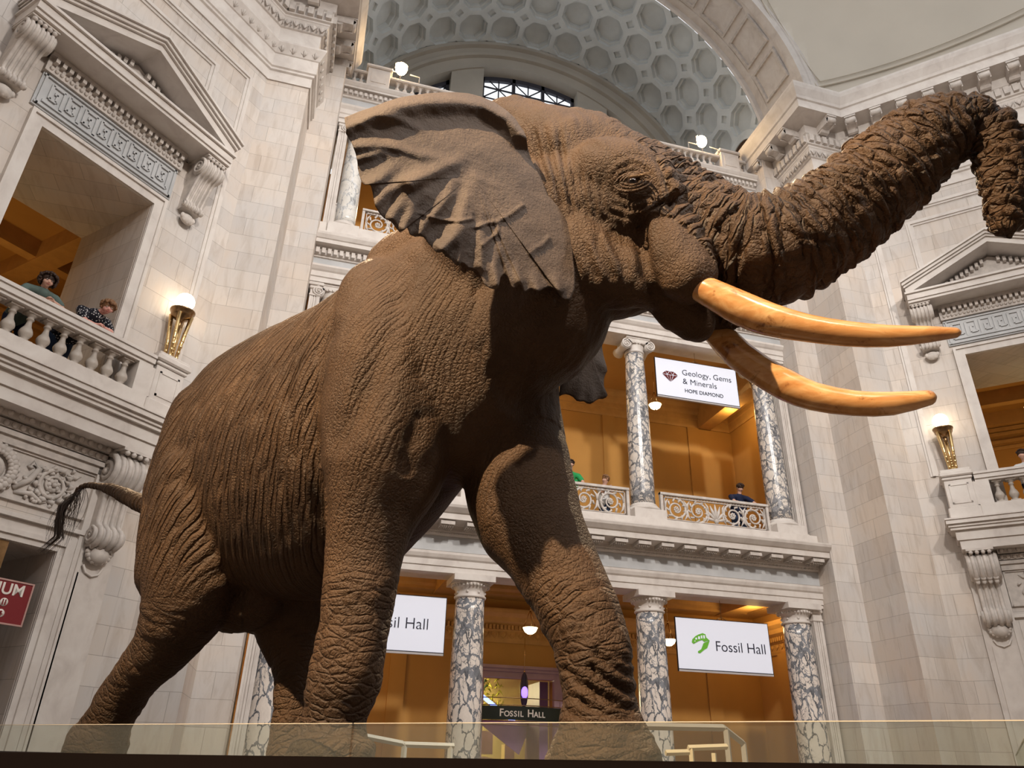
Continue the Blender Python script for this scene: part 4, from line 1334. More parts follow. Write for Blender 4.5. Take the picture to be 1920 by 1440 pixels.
# ------------------------------------------------------------------ elephant: measured joints (x, y, z, radius)
EL = {
 'FR': [[0.298,5.171,1.478,0.277],[0.287,5.186,1.536,0.244],[0.289,5.183,1.599,0.201],[0.299,5.17,1.704,0.191],[0.317,5.147,1.821,0.218],[0.332,5.129,1.933,0.23],[0.343,5.114,2.037,0.223],[0.349,5.107,2.167,0.217],[0.355,5.099,2.462,0.241],[0.359,5.093,2.71,0.27],[0.374,5.075,2.991,0.346],[0.415,5.022,3.332,0.459],[0.398,5.044,3.758,0.493]],
 'FL': [[1.847,4.586,1.492,0.344],[1.848,4.585,1.56,0.31],[1.842,4.592,1.667,0.254],[1.837,4.599,1.804,0.22],[1.83,4.608,1.963,0.236],[1.818,4.624,2.125,0.252],[1.774,4.679,2.301,0.262],[1.723,4.745,2.448,0.268],[1.664,4.821,2.621,0.286],[1.607,4.893,2.784,0.311],[1.533,4.988,2.959,0.374],[1.466,5.073,3.206,0.413],[1.413,5.141,3.589,0.416],[1.412,5.143,3.861,0.362],[1.415,5.139,4.19,0.338],[1.448,5.097,4.573,0.353]],
 'HR': [[-1.463,7.459,1.45,0.245],[-1.451,7.443,1.565,0.231],[-1.402,7.38,1.688,0.187],[-1.36,7.327,1.821,0.201],[-1.29,7.237,1.936,0.194],[-1.188,7.106,2.082,0.209],[-1.06,6.943,2.22,0.236],[-0.966,6.822,2.415,0.297],[-0.899,6.736,2.705,0.398],[-0.904,6.743,3.111,0.463],[-0.921,6.764,3.546,0.495]],
 'HL': [[0.091,6.834,1.468,0.189],[0.069,6.862,1.72,0.167],[0.047,6.89,1.979,0.171],[0.024,6.919,2.203,0.222],[-0.011,6.964,2.367,0.315],[-0.022,6.979,2.637,0.423],[0.008,6.94,3.055,0.53]],
 'trunk': [[2.359,3.965,5.111,0.395],[2.535,3.864,4.955,0.382],[2.657,3.793,4.848,0.386],[2.796,3.713,4.78,0.407],[2.922,3.64,4.78,0.404],[3.045,3.569,4.841,0.369],[3.158,3.504,4.905,0.362],[3.303,3.42,5.01,0.343],[3.423,3.351,5.129,0.342],[3.533,3.287,5.214,0.333],[3.63,3.231,5.325,0.345],[3.734,3.171,5.426,0.317],[3.864,3.096,5.554,0.306],[3.991,3.023,5.631,0.268],[4.117,2.95,5.683,0.222],[4.205,2.899,5.669,0.185],[4.275,2.859,5.571,0.167],[4.291,2.849,5.427,0.167],[4.272,2.861,5.257,0.162],[4.241,2.879,5.058,0.145],[4.211,2.896,4.9,0.127],[4.188,2.909,4.778,0.102]],
 'cranium': [[1.431,4.559,5.83,0.562],[1.669,4.364,5.781,0.532],[1.984,4.182,5.582,0.431],[2.257,4.024,5.273,0.404],[2.435,3.921,5.095,0.374]],
 'crownR': [[1.202,4.691,6.22,0.457],[1.53,4.236,5.731,0.407]],
 'browR': [[1.722,3.94,5.42,0.29],[1.882,3.825,5.299,0.284],[2.038,3.77,5.141,0.248]],
 'browL': [[1.792,4.685,6.101,0.34],[2.187,4.457,5.826,0.328],[2.331,4.327,5.571,0.283]],
 'socketR': [[2.116,3.852,5.088,0.228],[2.165,3.777,4.741,0.227],[2.21,3.693,4.437,0.182]],
 'temple': [[1.642,4.032,5.14,0.247],[1.891,3.923,5.064,0.228],[2.069,3.855,5.005,0.195]],
 'cheek': [[1.976,3.932,4.993,0.165],[1.976,4.001,4.824,0.156]],
 'mandible': [[1.579,4.161,4.85,0.296],[1.809,4.029,4.569,0.237],[2.034,3.945,4.492,0.159]],
 'socketL': [[2.465,4.135,5.19,0.26],[2.581,4.16,4.824,0.255],[2.667,4.134,4.509,0.2]],
 'jaw': [[1.549,4.432,5.199,0.634],[1.798,4.289,4.842,0.439],[2.036,4.151,4.702,0.318],[2.201,4.056,4.625,0.227],[2.355,4.025,4.358,0.176],[2.413,3.991,4.277,0.144]],
 'lip': [[2.303,3.997,4.654,0.156],[2.275,4.037,4.487,0.147],[2.411,4.028,4.271,0.122]],
 'neck': [[1.213,4.634,5.112,0.72],[1.429,4.617,5.366,0.657],[1.605,4.458,5.394,0.561]],
 'tuskR': [[2.126,3.718,4.383,0.029],[2.26,3.641,4.319,0.092],[2.354,3.587,4.231,0.101],[2.479,3.515,4.113,0.112],[2.614,3.437,4.013,0.106],[2.788,3.336,3.925,0.088],[2.987,3.221,3.853,0.079],[3.179,3.111,3.81,0.068],[3.367,3.002,3.794,0.051],[3.49,2.931,3.787,0.032]],
 'tuskL': [[2.659,4.173,4.339,0.075],[2.731,4.131,4.255,0.108],[2.804,4.089,4.13,0.11],[2.903,4.032,4.008,0.109],[3.057,3.943,3.854,0.11],[3.193,3.865,3.757,0.099],[3.407,3.741,3.681,0.087],[3.604,3.627,3.657,0.08],[3.798,3.516,3.678,0.052]],
 'tail': [[-1.271,7.164,3.422,0.097],[-1.53,7.496,3.56,0.086],[-1.781,7.816,3.707,0.074],[-2.018,8.119,3.861,0.06],[-2.258,8.427,3.981,0.051],[-2.459,8.685,4.055,0.041],[-2.559,8.812,4.049,0.029],[-2.593,8.856,3.96,0.023]],
 'ear': [[-0.19,3.524,5.016],[-0.11,3.54,5.104],[-0.023,3.557,5.187],[0.062,3.574,5.281],[0.143,3.591,5.364],[0.229,3.608,5.431],[0.325,3.627,5.504],[0.42,3.646,5.566],[0.518,3.666,5.625],[0.62,3.686,5.67],[0.721,3.706,5.688],[0.824,3.727,5.691],[0.91,3.744,5.656],[0.987,3.759,5.605],[1.049,3.772,5.515],[1.084,3.779,5.403],[1.129,3.788,5.271],[1.206,3.803,5.132],[1.261,3.814,5.0],[1.341,3.83,4.938],[1.407,3.843,4.842],[1.444,3.851,4.73],[1.462,3.854,4.563],[1.475,3.857,4.403],[1.469,3.856,4.263],[1.439,3.85,4.172],[1.398,3.842,4.155],[1.363,3.835,4.164],[1.335,3.829,4.226],[1.276,3.817,4.219],[1.233,3.809,4.192],[1.191,3.8,4.157],[1.141,3.79,4.161],[1.096,3.781,4.113],[1.073,3.777,4.154],[1.05,3.772,4.175],[1.028,3.768,4.123],[1.002,3.762,4.126],[0.982,3.758,4.176],[0.967,3.755,4.208],[0.941,3.75,4.203],[0.919,3.746,4.179],[0.904,3.743,4.1],[0.89,3.74,4.068],[0.854,3.733,4.064],[0.811,3.724,4.081],[0.787,3.719,4.132],[0.76,3.714,4.175],[0.7,3.702,4.17],[0.67,3.696,4.192],[0.645,3.691,4.195],[0.63,3.688,4.153],[0.609,3.684,4.165],[0.576,3.677,4.194],[0.544,3.671,4.198],[0.521,3.666,4.23],[0.502,3.662,4.215],[0.482,3.658,4.207],[0.452,3.652,4.236],[0.423,3.647,4.258],[0.397,3.641,4.292],[0.37,3.636,4.29],[0.341,3.63,4.271],[0.307,3.623,4.274],[0.289,3.62,4.327],[0.27,3.616,4.312],[0.248,3.612,4.267],[0.219,3.606,4.291],[0.182,3.598,4.333],[0.143,3.591,4.334],[0.111,3.584,4.357],[0.079,3.578,4.409],[0.055,3.573,4.482],[0.037,3.569,4.553],[0.014,3.565,4.556],[-0.003,3.561,4.536],[-0.029,3.556,4.558],[-0.043,3.553,4.594],[-0.062,3.55,4.649],[-0.069,3.548,4.706],[-0.089,3.544,4.766],[-0.113,3.539,4.821],[-0.139,3.534,4.852],[-0.164,3.529,4.889],[-0.162,3.53,4.93],[-0.177,3.527,4.964]],
 'earc': [0.679,3.698,4.919],
 'ridges': [[[[-0.15,3.532,5.018],[-0.011,3.56,5.137],[0.151,3.592,5.28],[0.324,3.627,5.412],[0.524,3.667,5.529],[0.725,3.707,5.595],[0.912,3.744,5.567],[1.02,3.766,5.475]],0.13,0.0889],[[[1.084,3.779,5.454],[1.171,3.796,5.291],[1.256,3.813,5.106],[1.362,3.834,4.957]],0.05,0.0444],[[[-0.169,3.528,4.927],[-0.068,3.548,5.033],[0.008,3.564,5.119],[0.144,3.591,5.17],[0.29,3.62,5.158]],0.055,0.04],[[[-0.101,3.542,4.804],[0.018,3.566,4.875],[0.167,3.595,4.929],[0.309,3.624,4.933],[0.469,3.656,4.981]],0.05,0.04],[[[-0.07,3.548,4.718],[0.026,3.567,4.799],[0.063,3.575,4.834],[0.111,3.584,4.839]],0.04,0.0267],[[[0.022,3.566,4.546],[0.094,3.581,4.642],[0.159,3.594,4.764]],0.075,0.04],[[[0.069,3.576,4.413],[0.129,3.588,4.534],[0.243,3.611,4.679],[0.337,3.629,4.81]],0.06,0.04],[[[0.189,3.6,4.361],[0.214,3.605,4.445],[0.255,3.613,4.546],[0.288,3.62,4.646]],0.05,0.0356],[[[0.278,3.618,4.673],[0.375,3.637,4.782],[0.492,3.66,4.917],[0.6,3.682,5.033]],0.085,0.0489],[[[0.267,3.615,4.31],[0.295,3.621,4.412],[0.309,3.624,4.514],[0.385,3.639,4.645]],0.07,0.0356],[[[0.378,3.638,4.313],[0.403,3.643,4.426],[0.471,3.656,4.539],[0.541,3.67,4.722],[0.561,3.674,4.82]],0.05,0.0356],[[[0.519,3.666,4.254],[0.582,3.678,4.372],[0.617,3.685,4.492],[0.644,3.691,4.655],[0.665,3.695,4.821]],0.095,0.0444],[[[0.627,3.687,4.204],[0.646,3.691,4.376],[0.68,3.698,4.538],[0.709,3.704,4.704],[0.705,3.703,4.931]],0.05,0.04],[[[0.769,3.716,4.215],[0.775,3.717,4.469],[0.766,3.715,4.684],[0.737,3.709,4.899]],0.035,0.04],[[[0.899,3.742,4.119],[0.876,3.737,4.254],[0.89,3.74,4.385]],0.05,0.0356],[[[1.046,3.771,4.19],[1.017,3.765,4.284]],0.05,0.0311],[[[1.179,3.798,4.174],[1.159,3.794,4.271]],0.05,0.0356],[[[1.335,3.829,4.226],[1.304,3.823,4.322]],0.045,0.0356],[[[0.658,3.694,4.474],[0.736,3.709,4.518],[0.797,3.721,4.568],[0.875,3.737,4.613],[0.968,3.756,4.714],[1.061,3.774,4.835]],0.022,0.0116],[[[0.882,3.738,4.616],[0.878,3.738,4.518],[0.779,3.718,4.385]],0.018,0.0116],[[[0.317,3.625,4.467],[0.399,3.642,4.471],[0.487,3.659,4.473],[0.591,3.68,4.503],[0.697,3.701,4.567]],0.02,0.0116],[[[1.107,3.783,4.423],[1.157,3.793,4.502],[1.216,3.805,4.551],[1.265,3.815,4.633]],0.018,0.0116],[[[0.717,3.705,4.913],[0.814,3.725,4.91],[0.97,3.756,4.955]],0.012,0.0533]],
 'earL': [[1.775,5.15,4.146],[1.79,5.15,4.281],[1.82,5.15,4.514],[1.842,5.15,4.753],[1.874,5.15,5.004],[1.923,5.15,5.296],[1.979,5.15,5.603],[2.171,5.15,5.894],[2.325,5.15,5.743],[2.308,5.15,5.319],[2.212,5.15,4.959],[2.181,5.15,4.789],[2.182,5.15,4.682],[2.192,5.15,4.568],[2.203,5.15,4.466],[2.17,5.15,4.343],[2.168,5.15,4.277],[2.199,5.15,4.222],[2.155,5.15,4.175],[2.117,5.15,4.175],[2.069,5.15,4.143],[2.03,5.15,4.107],[1.998,5.15,4.132],[1.928,5.15,4.126],[1.891,5.15,4.164],[1.859,5.15,4.169],[1.817,5.15,4.172]],
 'earLc': [2.011,5.15,4.705],
 'eye': [1.789,3.578,5.068,0.041],
 'strokes': [[[[1.707,4.408,2.089],[1.805,4.282,1.976],[1.893,4.17,1.912]],0.022,0.03],[[[1.671,4.454,2.016],[1.76,4.34,1.92],[1.834,4.245,1.858],[1.89,4.174,1.813]],0.022,0.035],[[[1.647,4.485,1.913],[1.736,4.371,1.834],[1.821,4.262,1.76],[1.887,4.178,1.731]],0.022,0.04],[[[1.623,4.516,1.84],[1.712,4.401,1.749],[1.798,4.292,1.705],[1.891,4.172,1.69]],0.02,0.035],[[[1.594,4.552,1.753],[1.667,4.459,1.708],[1.775,4.321,1.65],[1.899,4.162,1.63]],0.02,0.03],[[[1.807,4.279,2.049],[1.86,4.212,2.001],[1.896,4.166,1.983]],0.018,0.025],[[[1.582,4.568,1.993],[1.636,4.499,1.943],[1.658,4.471,1.867]],0.018,0.02],[[[1.577,4.574,2.102],[1.65,4.482,2.141],[1.719,4.392,2.14]],0.016,0.014],[[[1.566,4.589,2.166],[1.638,4.496,2.206],[1.709,4.405,2.203]],0.016,0.014],[[[1.56,4.596,2.041],[1.625,4.513,2.075],[1.684,4.438,2.076]],0.016,0.016],[[[1.553,4.605,2.232],[1.627,4.51,2.271],[1.698,4.419,2.261]],0.016,0.012],[[[1.197,4.059,5.902],[1.236,4.036,5.586],[1.315,3.991,5.224]],0.022,0.035],[[[1.271,4.016,5.899],[1.322,3.987,5.564],[1.37,3.959,5.263],[1.416,3.932,4.977]],0.018,0.03],[[[1.37,3.959,5.912],[1.403,3.939,5.543],[1.432,3.923,5.223],[1.476,3.898,4.916]],0.018,0.03],[[[1.449,3.913,5.532],[1.48,3.895,5.237],[1.522,3.871,4.93]],0.016,0.026],[[[1.517,3.874,5.409],[1.53,3.866,5.175],[1.561,3.849,4.874]],0.016,0.024],[[[1.584,3.835,5.315],[1.586,3.834,5.112],[1.614,3.818,4.911]],0.015,0.02],[[[1.649,3.798,5.223],[1.644,3.8,5.05],[1.667,3.787,4.923]],0.014,0.018],[[[1.689,3.775,5.198],[1.728,3.752,5.085],[1.829,3.694,4.999],[1.923,3.64,5.011],[1.973,3.611,5.107]],0.011,0.014],[[[1.657,3.793,5.16],[1.709,3.763,5.001],[1.825,3.696,4.918],[1.934,3.633,4.932],[2.001,3.594,5.042]],0.012,0.015],[[[1.632,3.807,5.097],[1.693,3.772,4.927],[1.822,3.698,4.838],[1.946,3.626,4.854],[2.023,3.582,4.979]],0.012,0.013],[[[1.716,3.759,5.237],[1.759,3.734,5.318],[1.844,3.685,5.349],[1.923,3.639,5.278],[1.958,3.619,5.19]],0.012,0.016],[[[1.685,3.777,5.306],[1.749,3.74,5.403],[1.847,3.683,5.425],[1.94,3.629,5.355]],0.012,0.01],[[[1.979,3.607,5.407],[2.035,3.575,5.231],[2.056,3.563,5.005],[2.046,3.569,4.842]],0.02,0.03],[[[1.885,3.661,4.9],[1.875,3.667,4.693],[1.879,3.665,4.468],[1.908,3.648,4.269],[1.952,3.623,4.096]],0.04,0.06],[[[1.594,3.829,4.749],[1.637,3.805,4.558],[1.708,3.764,4.325]],0.025,0.025],[[[1.528,3.867,4.716],[1.557,3.851,4.528],[1.615,3.817,4.341]],0.022,0.02],[[[1.675,3.782,4.779],[1.732,3.749,4.585],[1.785,3.719,4.354]],0.03,0.03],[[[-0.027,5.004,4.489],[-0.136,5.143,4.31],[-0.173,5.19,4.05],[-0.145,5.154,3.683],[-0.065,5.052,3.362],[0.023,4.939,2.95],[0.088,4.856,2.649]],0.05,0.05],[[[0.335,4.539,4.322],[0.272,4.621,4.005],[0.226,4.679,3.732],[0.121,4.813,3.492],[0.088,4.856,3.269]],0.08,0.035],[[[0.412,4.441,4.366],[0.455,4.386,3.993],[0.4,4.457,3.535],[0.31,4.572,3.192]],0.09,-0.03],[[[0.187,4.73,4.137],[0.118,4.818,3.824],[0.077,4.87,3.591]],0.05,-0.02],[[[0.397,4.46,4.797],[0.385,4.476,4.521],[0.352,4.517,4.312]],0.06,0.03],[[[0.579,4.228,3.458],[0.51,4.316,3.229],[0.514,4.31,2.981]],0.06,0.03]],
}
EQ = Vector((.6, 5.5, 1.47)); EA = radians(-52)
EU = Vector((cos(EA), sin(EA), 0)); ELf = Vector((-sin(EA), cos(EA), 0))
# trunk of the body: (x along spine, z top, z bottom, half width) from rump to neck
BODY = [(-2.98, 2.95, 2.35, .22), (-2.88, 3.24, 2.0, .42), (-2.68, 3.5, 1.7, .60), (-2.35, 3.7, 1.45, .74), (-1.9, 3.76, 1.28, .83), (-1.3, 3.76, 1.15, .88),
        (-.7, 3.80, 1.13, .88), (-.1, 3.95, 1.42, .84), (.35, 4.10, 1.78, .76), (.75, 4.2, 1.9, .66), (1.05, 4.2, 2.2, .52)]
def chain_mesh(c, seg=20, lat=1.0):
    """closed tube with rounded ends along (x,y,z,r)"""
    P = [Vector(p[:3]) for p in c]; R = [p[3] for p in c]
    pts = []; rr = []
    d0 = (P[0] - P[1]).normalized(); d1 = (P[-1] - P[-2]).normalized()
    for k in (0, 20, 45, 70):
        a = radians(k); pts.append(P[0] + d0 * R[0] * cos(a)); rr.append(max(.012, R[0] * sin(a)))
    # smooth resample
    n = len(P)
    for i in range(n - 1):
        p0, p1, p2, p3 = P[max(i - 1, 0)], P[i], P[i + 1], P[min(i + 2, n - 1)]
        r0, r1, r2, r3 = R[max(i - 1, 0)], R[i], R[i + 1], R[min(i + 2, n - 1)]
        m = max(1, int((p2 - p1).length / .09))
        for k in range(m):
            t = k / m
            cr = lambda a, b, c_, d: .5 * ((2 * b) + (c_ - a) * t + (2 * a - 5 * b + 4 * c_ - d) * t * t + (3 * b - a - 3 * c_ + d) * t ** 3)
            pts.append(Vector([cr(p0[j], p1[j], p2[j], p3[j]) for j in range(3)])); rr.append(max(.01, cr(r0, r1, r2, r3)))
    pts.append(P[-1]); rr.append(R[-1])
    for k in (70, 45, 20, 0):
        a = radians(k); pts.append(P[-1] + d1 * R[-1] * cos(a)); rr.append(max(.012, R[-1] * sin(a)))
    return pts, rr
def elephant_base():
    mb = MB()
    # body loft
    n = 40
    xs = np.array([b[0] for b in BODY]); prof = np.array(BODY)
    X = np.linspace(xs[0], xs[-1], 44)
    def interp(col):
        y = prof[:, col]; out = []
        for x in X:
            i = min(max(np.searchsorted(xs, x) - 1, 0), len(xs) - 2)
            t = (x - xs[i]) / (xs[i + 1] - xs[i])
            a, b, c_, d = y[max(i - 1, 0)], y[i], y[i + 1], y[min(i + 2, len(xs) - 1)]
            out.append(.5 * ((2 * b) + (c_ - a) * t + (2 * a - 5 * b + 4 * c_ - d) * t * t + (3 * b - a - 3 * c_ + d) * t ** 3))
        return out
    T, B_, Wd = interp(1), interp(2), interp(3)
    vs = []
    for x, t, b, w in zip(X, T, B_, Wd):
        zc = b + (t - b) * .47
        for k in range(n):
            a = 2 * pi * k / n
            ca, sa = cos(a), sin(a)
            e = .82
            yy = w * abs(ca) ** e * (1 if ca > 0 else -1)
            hz = (t - zc) if sa > 0 else (zc - b)
            if sa > 0: yy *= 1 - .14 * sa ** 2
            else: yy *= 1 - .22 * abs(sa) ** 1.3
            zz = zc + hz * abs(sa) ** .92 * (1 if sa > 0 else -1)
            p = EQ + EU * x + ELf * yy
            vs.append((p.x, p.y, 1.47 + zz))
    fs = []
    for i in range(len(X) - 1):
        for k in range(n):
            l = (k + 1) % n
            fs.append((i * n + k, i * n + l, (i + 1) * n + l, (i + 1) * n + k))
    fs.append(tuple(range(n))[::-1]); fs.append(tuple((len(X) - 1) * n + k for k in range(n)))
    mb.add(vs, fs)
    for k in ('FR', 'FL', 'HR', 'HL', 'trunk', 'cranium', 'crownR', 'browR', 'browL', 'socketR', 'socketL', 'temple', 'cheek', 'mandible', 'jaw', 'lip', 'neck', 'tail') + tuple(EXTRA):
        pts, rr = chain_mesh(EL.get(k) or EXTRA[k])
        mb.tube(pts, rr, seg=22)
    return mb
def bl(x, y, z):
    p = EQ + EU * x + ELf * y
    return [p.x, p.y, 1.47 + z]
EXTRA = {
    'haunchR': [bl(-2.25, -.36, 2.85) + [.42], bl(-2.12, -.42, 2.1) + [.45], bl(-2.05, -.42, 1.4) + [.40]],
    'haunchL': [bl(-2.3, .34, 2.9) + [.44], bl(-2.3, .42, 2.1) + [.5], bl(-2.1, .42, 1.4) + [.42]],
    'shoulderR': [bl(.05, -.38, 3.3) + [.42], bl(.25, -.5, 2.6) + [.44], bl(.2, -.5, 1.9) + [.40]],
    'shoulderL': [bl(.3, .38, 3.3) + [.42], bl(.6, .45, 2.6) + [.46], bl(.75, .45, 2.1) + [.42]],
    'groin': [bl(-1.5, 0, 1.15) + [.2], bl(-1.9, 0, 1.12) + [.2], bl(-2.2, 0, 1.3) + [.2]],
    'throat': [bl(.8, 0, 2.75) + [.5], bl(1.3, .05, 3.0) + [.5]],
    'withers': [bl(.1, -.2, 3.65) + [.42], bl(.6, -.15, 3.8) + [.4]],
}
def ear_shell(outline, center, ridges, push, n=300, m=64, th=.035, cup=.10, edge_wave=.02):
    """thin ear skin: star grid from centre to outline, folded along the ridges"""
    O = [Vector(p) for p in outline]; C0 = Vector(center)
    # resample the closed outline
    L = [0]
    for i in range(len(O)): L.append(L[-1] + (O[(i + 1) % len(O)] - O[i]).length)
    R = []
    j = 0
    for k in range(n):
        d = L[-1] * k / n
        while L[j + 1] < d: j += 1
        t = (d - L[j]) / (L[j + 1] - L[j])
        R.append(O[j].lerp(O[(j + 1) % len(O)], t))
    P = [C0]
    fr = []
    for i in range(1, m + 1):
        t = (i / m) ** .85
        for k in range(n):
            q = C0.lerp(R[k], t); P.append(q); fr.append((t, k))
    A = np.array([tuple(p) for p in P])
    T = np.array([0] + [f[0] for f in fr])
    h = cup * (T ** 2) * -1.0
    for pl, amp, w in ridges:
        pl = np.array(pl)
        best = np.full(len(A), 9.); par = np.zeros(len(A))
        nseg = len(pl) - 1
        for i in range(nseg):
            a, b = pl[i], pl[i + 1]; ab = b - a
            t = np.clip(((A - a) @ ab) / (ab @ ab), 0, 1)
            d = np.linalg.norm(A - (a + t[:, None] * ab), axis=1)
            s = d < best
            best[s] = d[s]; par[s] = (i + t[s]) / nseg
        taper = 1.0 if amp > .1 or w < .02 else 1
        fade = (1 - .75 * par) if (w > .02 and amp < .12) else np.sin(np.clip(par * 5, 0, pi / 2)) * 1.0
        h += amp * np.exp(-(best / w) ** 2) * fade
    for i, a in enumerate(A):
        h[i] += .012 * mnoise.fractal(Vector(a) * 5, 1, 2, 3) + .022 * mnoise.noise(Vector(a) * 2.3)
    Dv = np.array(push)
    F = A + h[:, None] * Dv
    B = F - Dv * th * np.clip((1.03 - T) * 14, .3, 1)[:, None]
    nv = len(A)
    fs = [(0, 1 + k, 1 + (k + 1) % n) for k in range(n)]
    for i in range(m - 1):
        a0, b0 = 1 + i * n, 1 + (i + 1) * n
        fs += [(a0 + k, b0 + k, b0 + (k + 1) % n, a0 + (k + 1) % n) for k in range(n)]
    back = [tuple(x + nv for x in f[::-1]) for f in fs]
    e0 = 1 + (m - 1) * n
    rim = [(e0 + k, nv + e0 + k, nv + e0 + (k + 1) % n, e0 + (k + 1) % n) for k in range(n)]
    return [tuple(v) for v in F] + [tuple(v) for v in B], fs + back + rim

def near_chain(A, pts):
    """nearest centreline parameter (metres), distance and angle for every vertex"""
    P = np.array([tuple(p) for p in pts])
    L = np.concatenate([[0], np.cumsum(np.linalg.norm(P[1:] - P[:-1], axis=1))])
    best = np.full(len(A), 99.); par = np.zeros(len(A)); ang = np.zeros(len(A))
    up = np.array([0, 0, 1.])
    for i in range(len(P) - 1):
        a, b = P[i], P[i + 1]; ab = b - a; l2 = ab @ ab
        if l2 < 1e-9: continue
        t = np.clip(((A - a) @ ab) / l2, 0, 1)
        D = A - (a + t[:, None] * ab); d = np.linalg.norm(D, axis=1)
        s = d < best
        best[s] = d[s]; par[s] = L[i] + t[s] * (L[i + 1] - L[i])
        ax = ab / sqrt(l2)
        u = np.array([-.5, -.8, .1]); u = u - ax * (u @ ax); u /= np.linalg.norm(u); w = np.cross(ax, u)
        ang[s] = np.arctan2(D[s] @ w, D[s] @ u)
    return par, best, ang, L[-1]

def m_skin():
    t = NT('elephant_skin', .58, .28)
    ob = t.co('Object')
    at = t.n('ShaderNodeAttribute', attribute_name='limb')      # (along, around, weight)
    rg = t.n('ShaderNodeAttribute', attribute_name='zone')      # (flank, ear, head)
    sl = t.n('ShaderNodeSeparateXYZ'); t.l(at.outputs['Vector'], sl.inputs[0])
    sz = t.n('ShaderNodeSeparateXYZ'); t.l(rg.outputs['Vector'], sz.inputs[0])
    big = t.noise(ob, 1.3, 5, .6); mid = t.noise(ob, 6, 6, .65); dust = t.noise(ob, 2.2, 4)
    c = t.ramp(big.outputs[0], [(.3, (.040, .021, .010)), (.5, (.068, .036, .017)), (.72, (.102, .055, .026))])
    c = t.mix(t.math('MULTIPLY', mid.outputs[0], .55), c, (.044, .024, .013), 'MIX')
    earc = t.ramp(dust.outputs[0], [(.3, (.056, .038, .029)), (.7, (.105, .072, .052))])
    c = t.mix(sz.outputs['Y'], c, earc)
    # limb wrinkles: cells stretched around the limb
    cv = t.n('ShaderNodeCombineXYZ')
    wob = t.noise(ob, 4, 3)
    al = t.math('MULTIPLY_ADD', wob.outputs[0], .10, sl.outputs['X'])
    t.l(t.math('MULTIPLY', al, 13.0), cv.inputs[0]); t.l(t.math('MULTIPLY_ADD', wob.outputs[0], .8, t.math('MULTIPLY', sl.outputs['Y'], 1.1)), cv.inputs[1])
    vo = t.n('ShaderNodeTexVoronoi', feature='DISTANCE_TO_EDGE', voronoi_dimensions='2D'); t.l(cv.outputs[0], vo.inputs['Vector']); vo.inputs['Scale'].default_value = 1.5
    limb = t.math('MULTIPLY', t.math('MINIMUM', t.math('MULTIPLY', vo.outputs['Distance'], 5.0), 1.0), sl.outputs['Z'])
    # flank: long fine folds following the ribs
    ds = t.noise(ob, 1.6, 4, .6)
    fl = t.n('ShaderNodeAttribute', attribute_name='ribs')
    rv = t.n('ShaderNodeSeparateXYZ'); t.l(fl.outputs['Vector'], rv.inputs[0])
    rc = t.n('ShaderNodeCombineXYZ')
    t.l(t.math('MULTIPLY_ADD', ds.outputs[0], 2.4, t.math('MULTIPLY', rv.outputs['X'], 21.0)), rc.inputs[0]); t.l(t.math('MULTIPLY', rv.outputs['Y'], 2.6), rc.inputs[1])
    v3 = t.n('ShaderNodeTexVoronoi', feature='DISTANCE_TO_EDGE', voronoi_dimensions='2D'); t.l(rc.outputs[0], v3.inputs['Vector']); v3.inputs['Scale'].default_value = 1.0
    rib = t.math('MULTIPLY', t.math('MINIMUM', t.math('MULTIPLY', v3.outputs['Distance'], 4.0), 1.0), sz.outputs['X'])
    # hide: small cracked cells everywhere
    dv = t.n('ShaderNodeVectorMath', operation='MULTIPLY_ADD'); t.l(mid.outputs[1], dv.inputs[0]); dv.inputs[1].default_value = (.06, .06, .06); t.l(ob, dv.inputs[2])
    v1 = t.n('ShaderNodeTexVoronoi', feature='DISTANCE_TO_EDGE'); t.l(dv.outputs[0], v1.inputs['Vector']); v1.inputs['Scale'].default_value = 36
    hide = t.math('MINIMUM', t.math('MULTIPLY', v1.outputs['Distance'], 4.0), 1.0)
    notear = t.math('SUBTRACT', 1, t.math('MULTIPLY', sz.outputs['Y'], .8))
    hn = t.noise(ob, 38, 5, .7)
    patch = t.noise(ob, 1.9, 3)
    h = t.math('MULTIPLY', hide, t.math('MULTIPLY', notear, t.math('MULTIPLY', patch.outputs[0], .36)))
    h = t.math('ADD', h, t.math('MULTIPLY', limb, 1.15))
    h = t.math('ADD', h, t.math('MULTIPLY', rib, 1.0))
    h = t.math('ADD', h, t.math('MULTIPLY', hn.outputs[0], .42))
    t.bump(h, .85, .028)
    t.color(c)
    return t.m

def m_ivory():
    t = NT('ivory', .22, .5)
    ob = t.co('Object'); st = t.co('Object', scale=(1, 2.2, 5))
    a = t.noise(st, 2.0, 6, .6, 1.0); b = t.noise(ob, 7, 6, .7, .6)
    c = t.ramp(a.outputs[0], [(.28, (.36, .15, .045)), (.48, (.50, .25, .09)), (.70, (.66, .41, .19))])
    sp = t.ramp(b.outputs[0], [(.30, (.33, .20, .12)), (.42, (1, 1, 1)), (1, (1, 1, 1))])
    t.color(t.mix(1, c, sp, 'MULTIPLY')); t.bump(a.outputs[0], .15, .01)
    t.b.inputs['Coat Weight'].default_value = .3; t.b.inputs['Coat Roughness'].default_value = .15
    return t.m

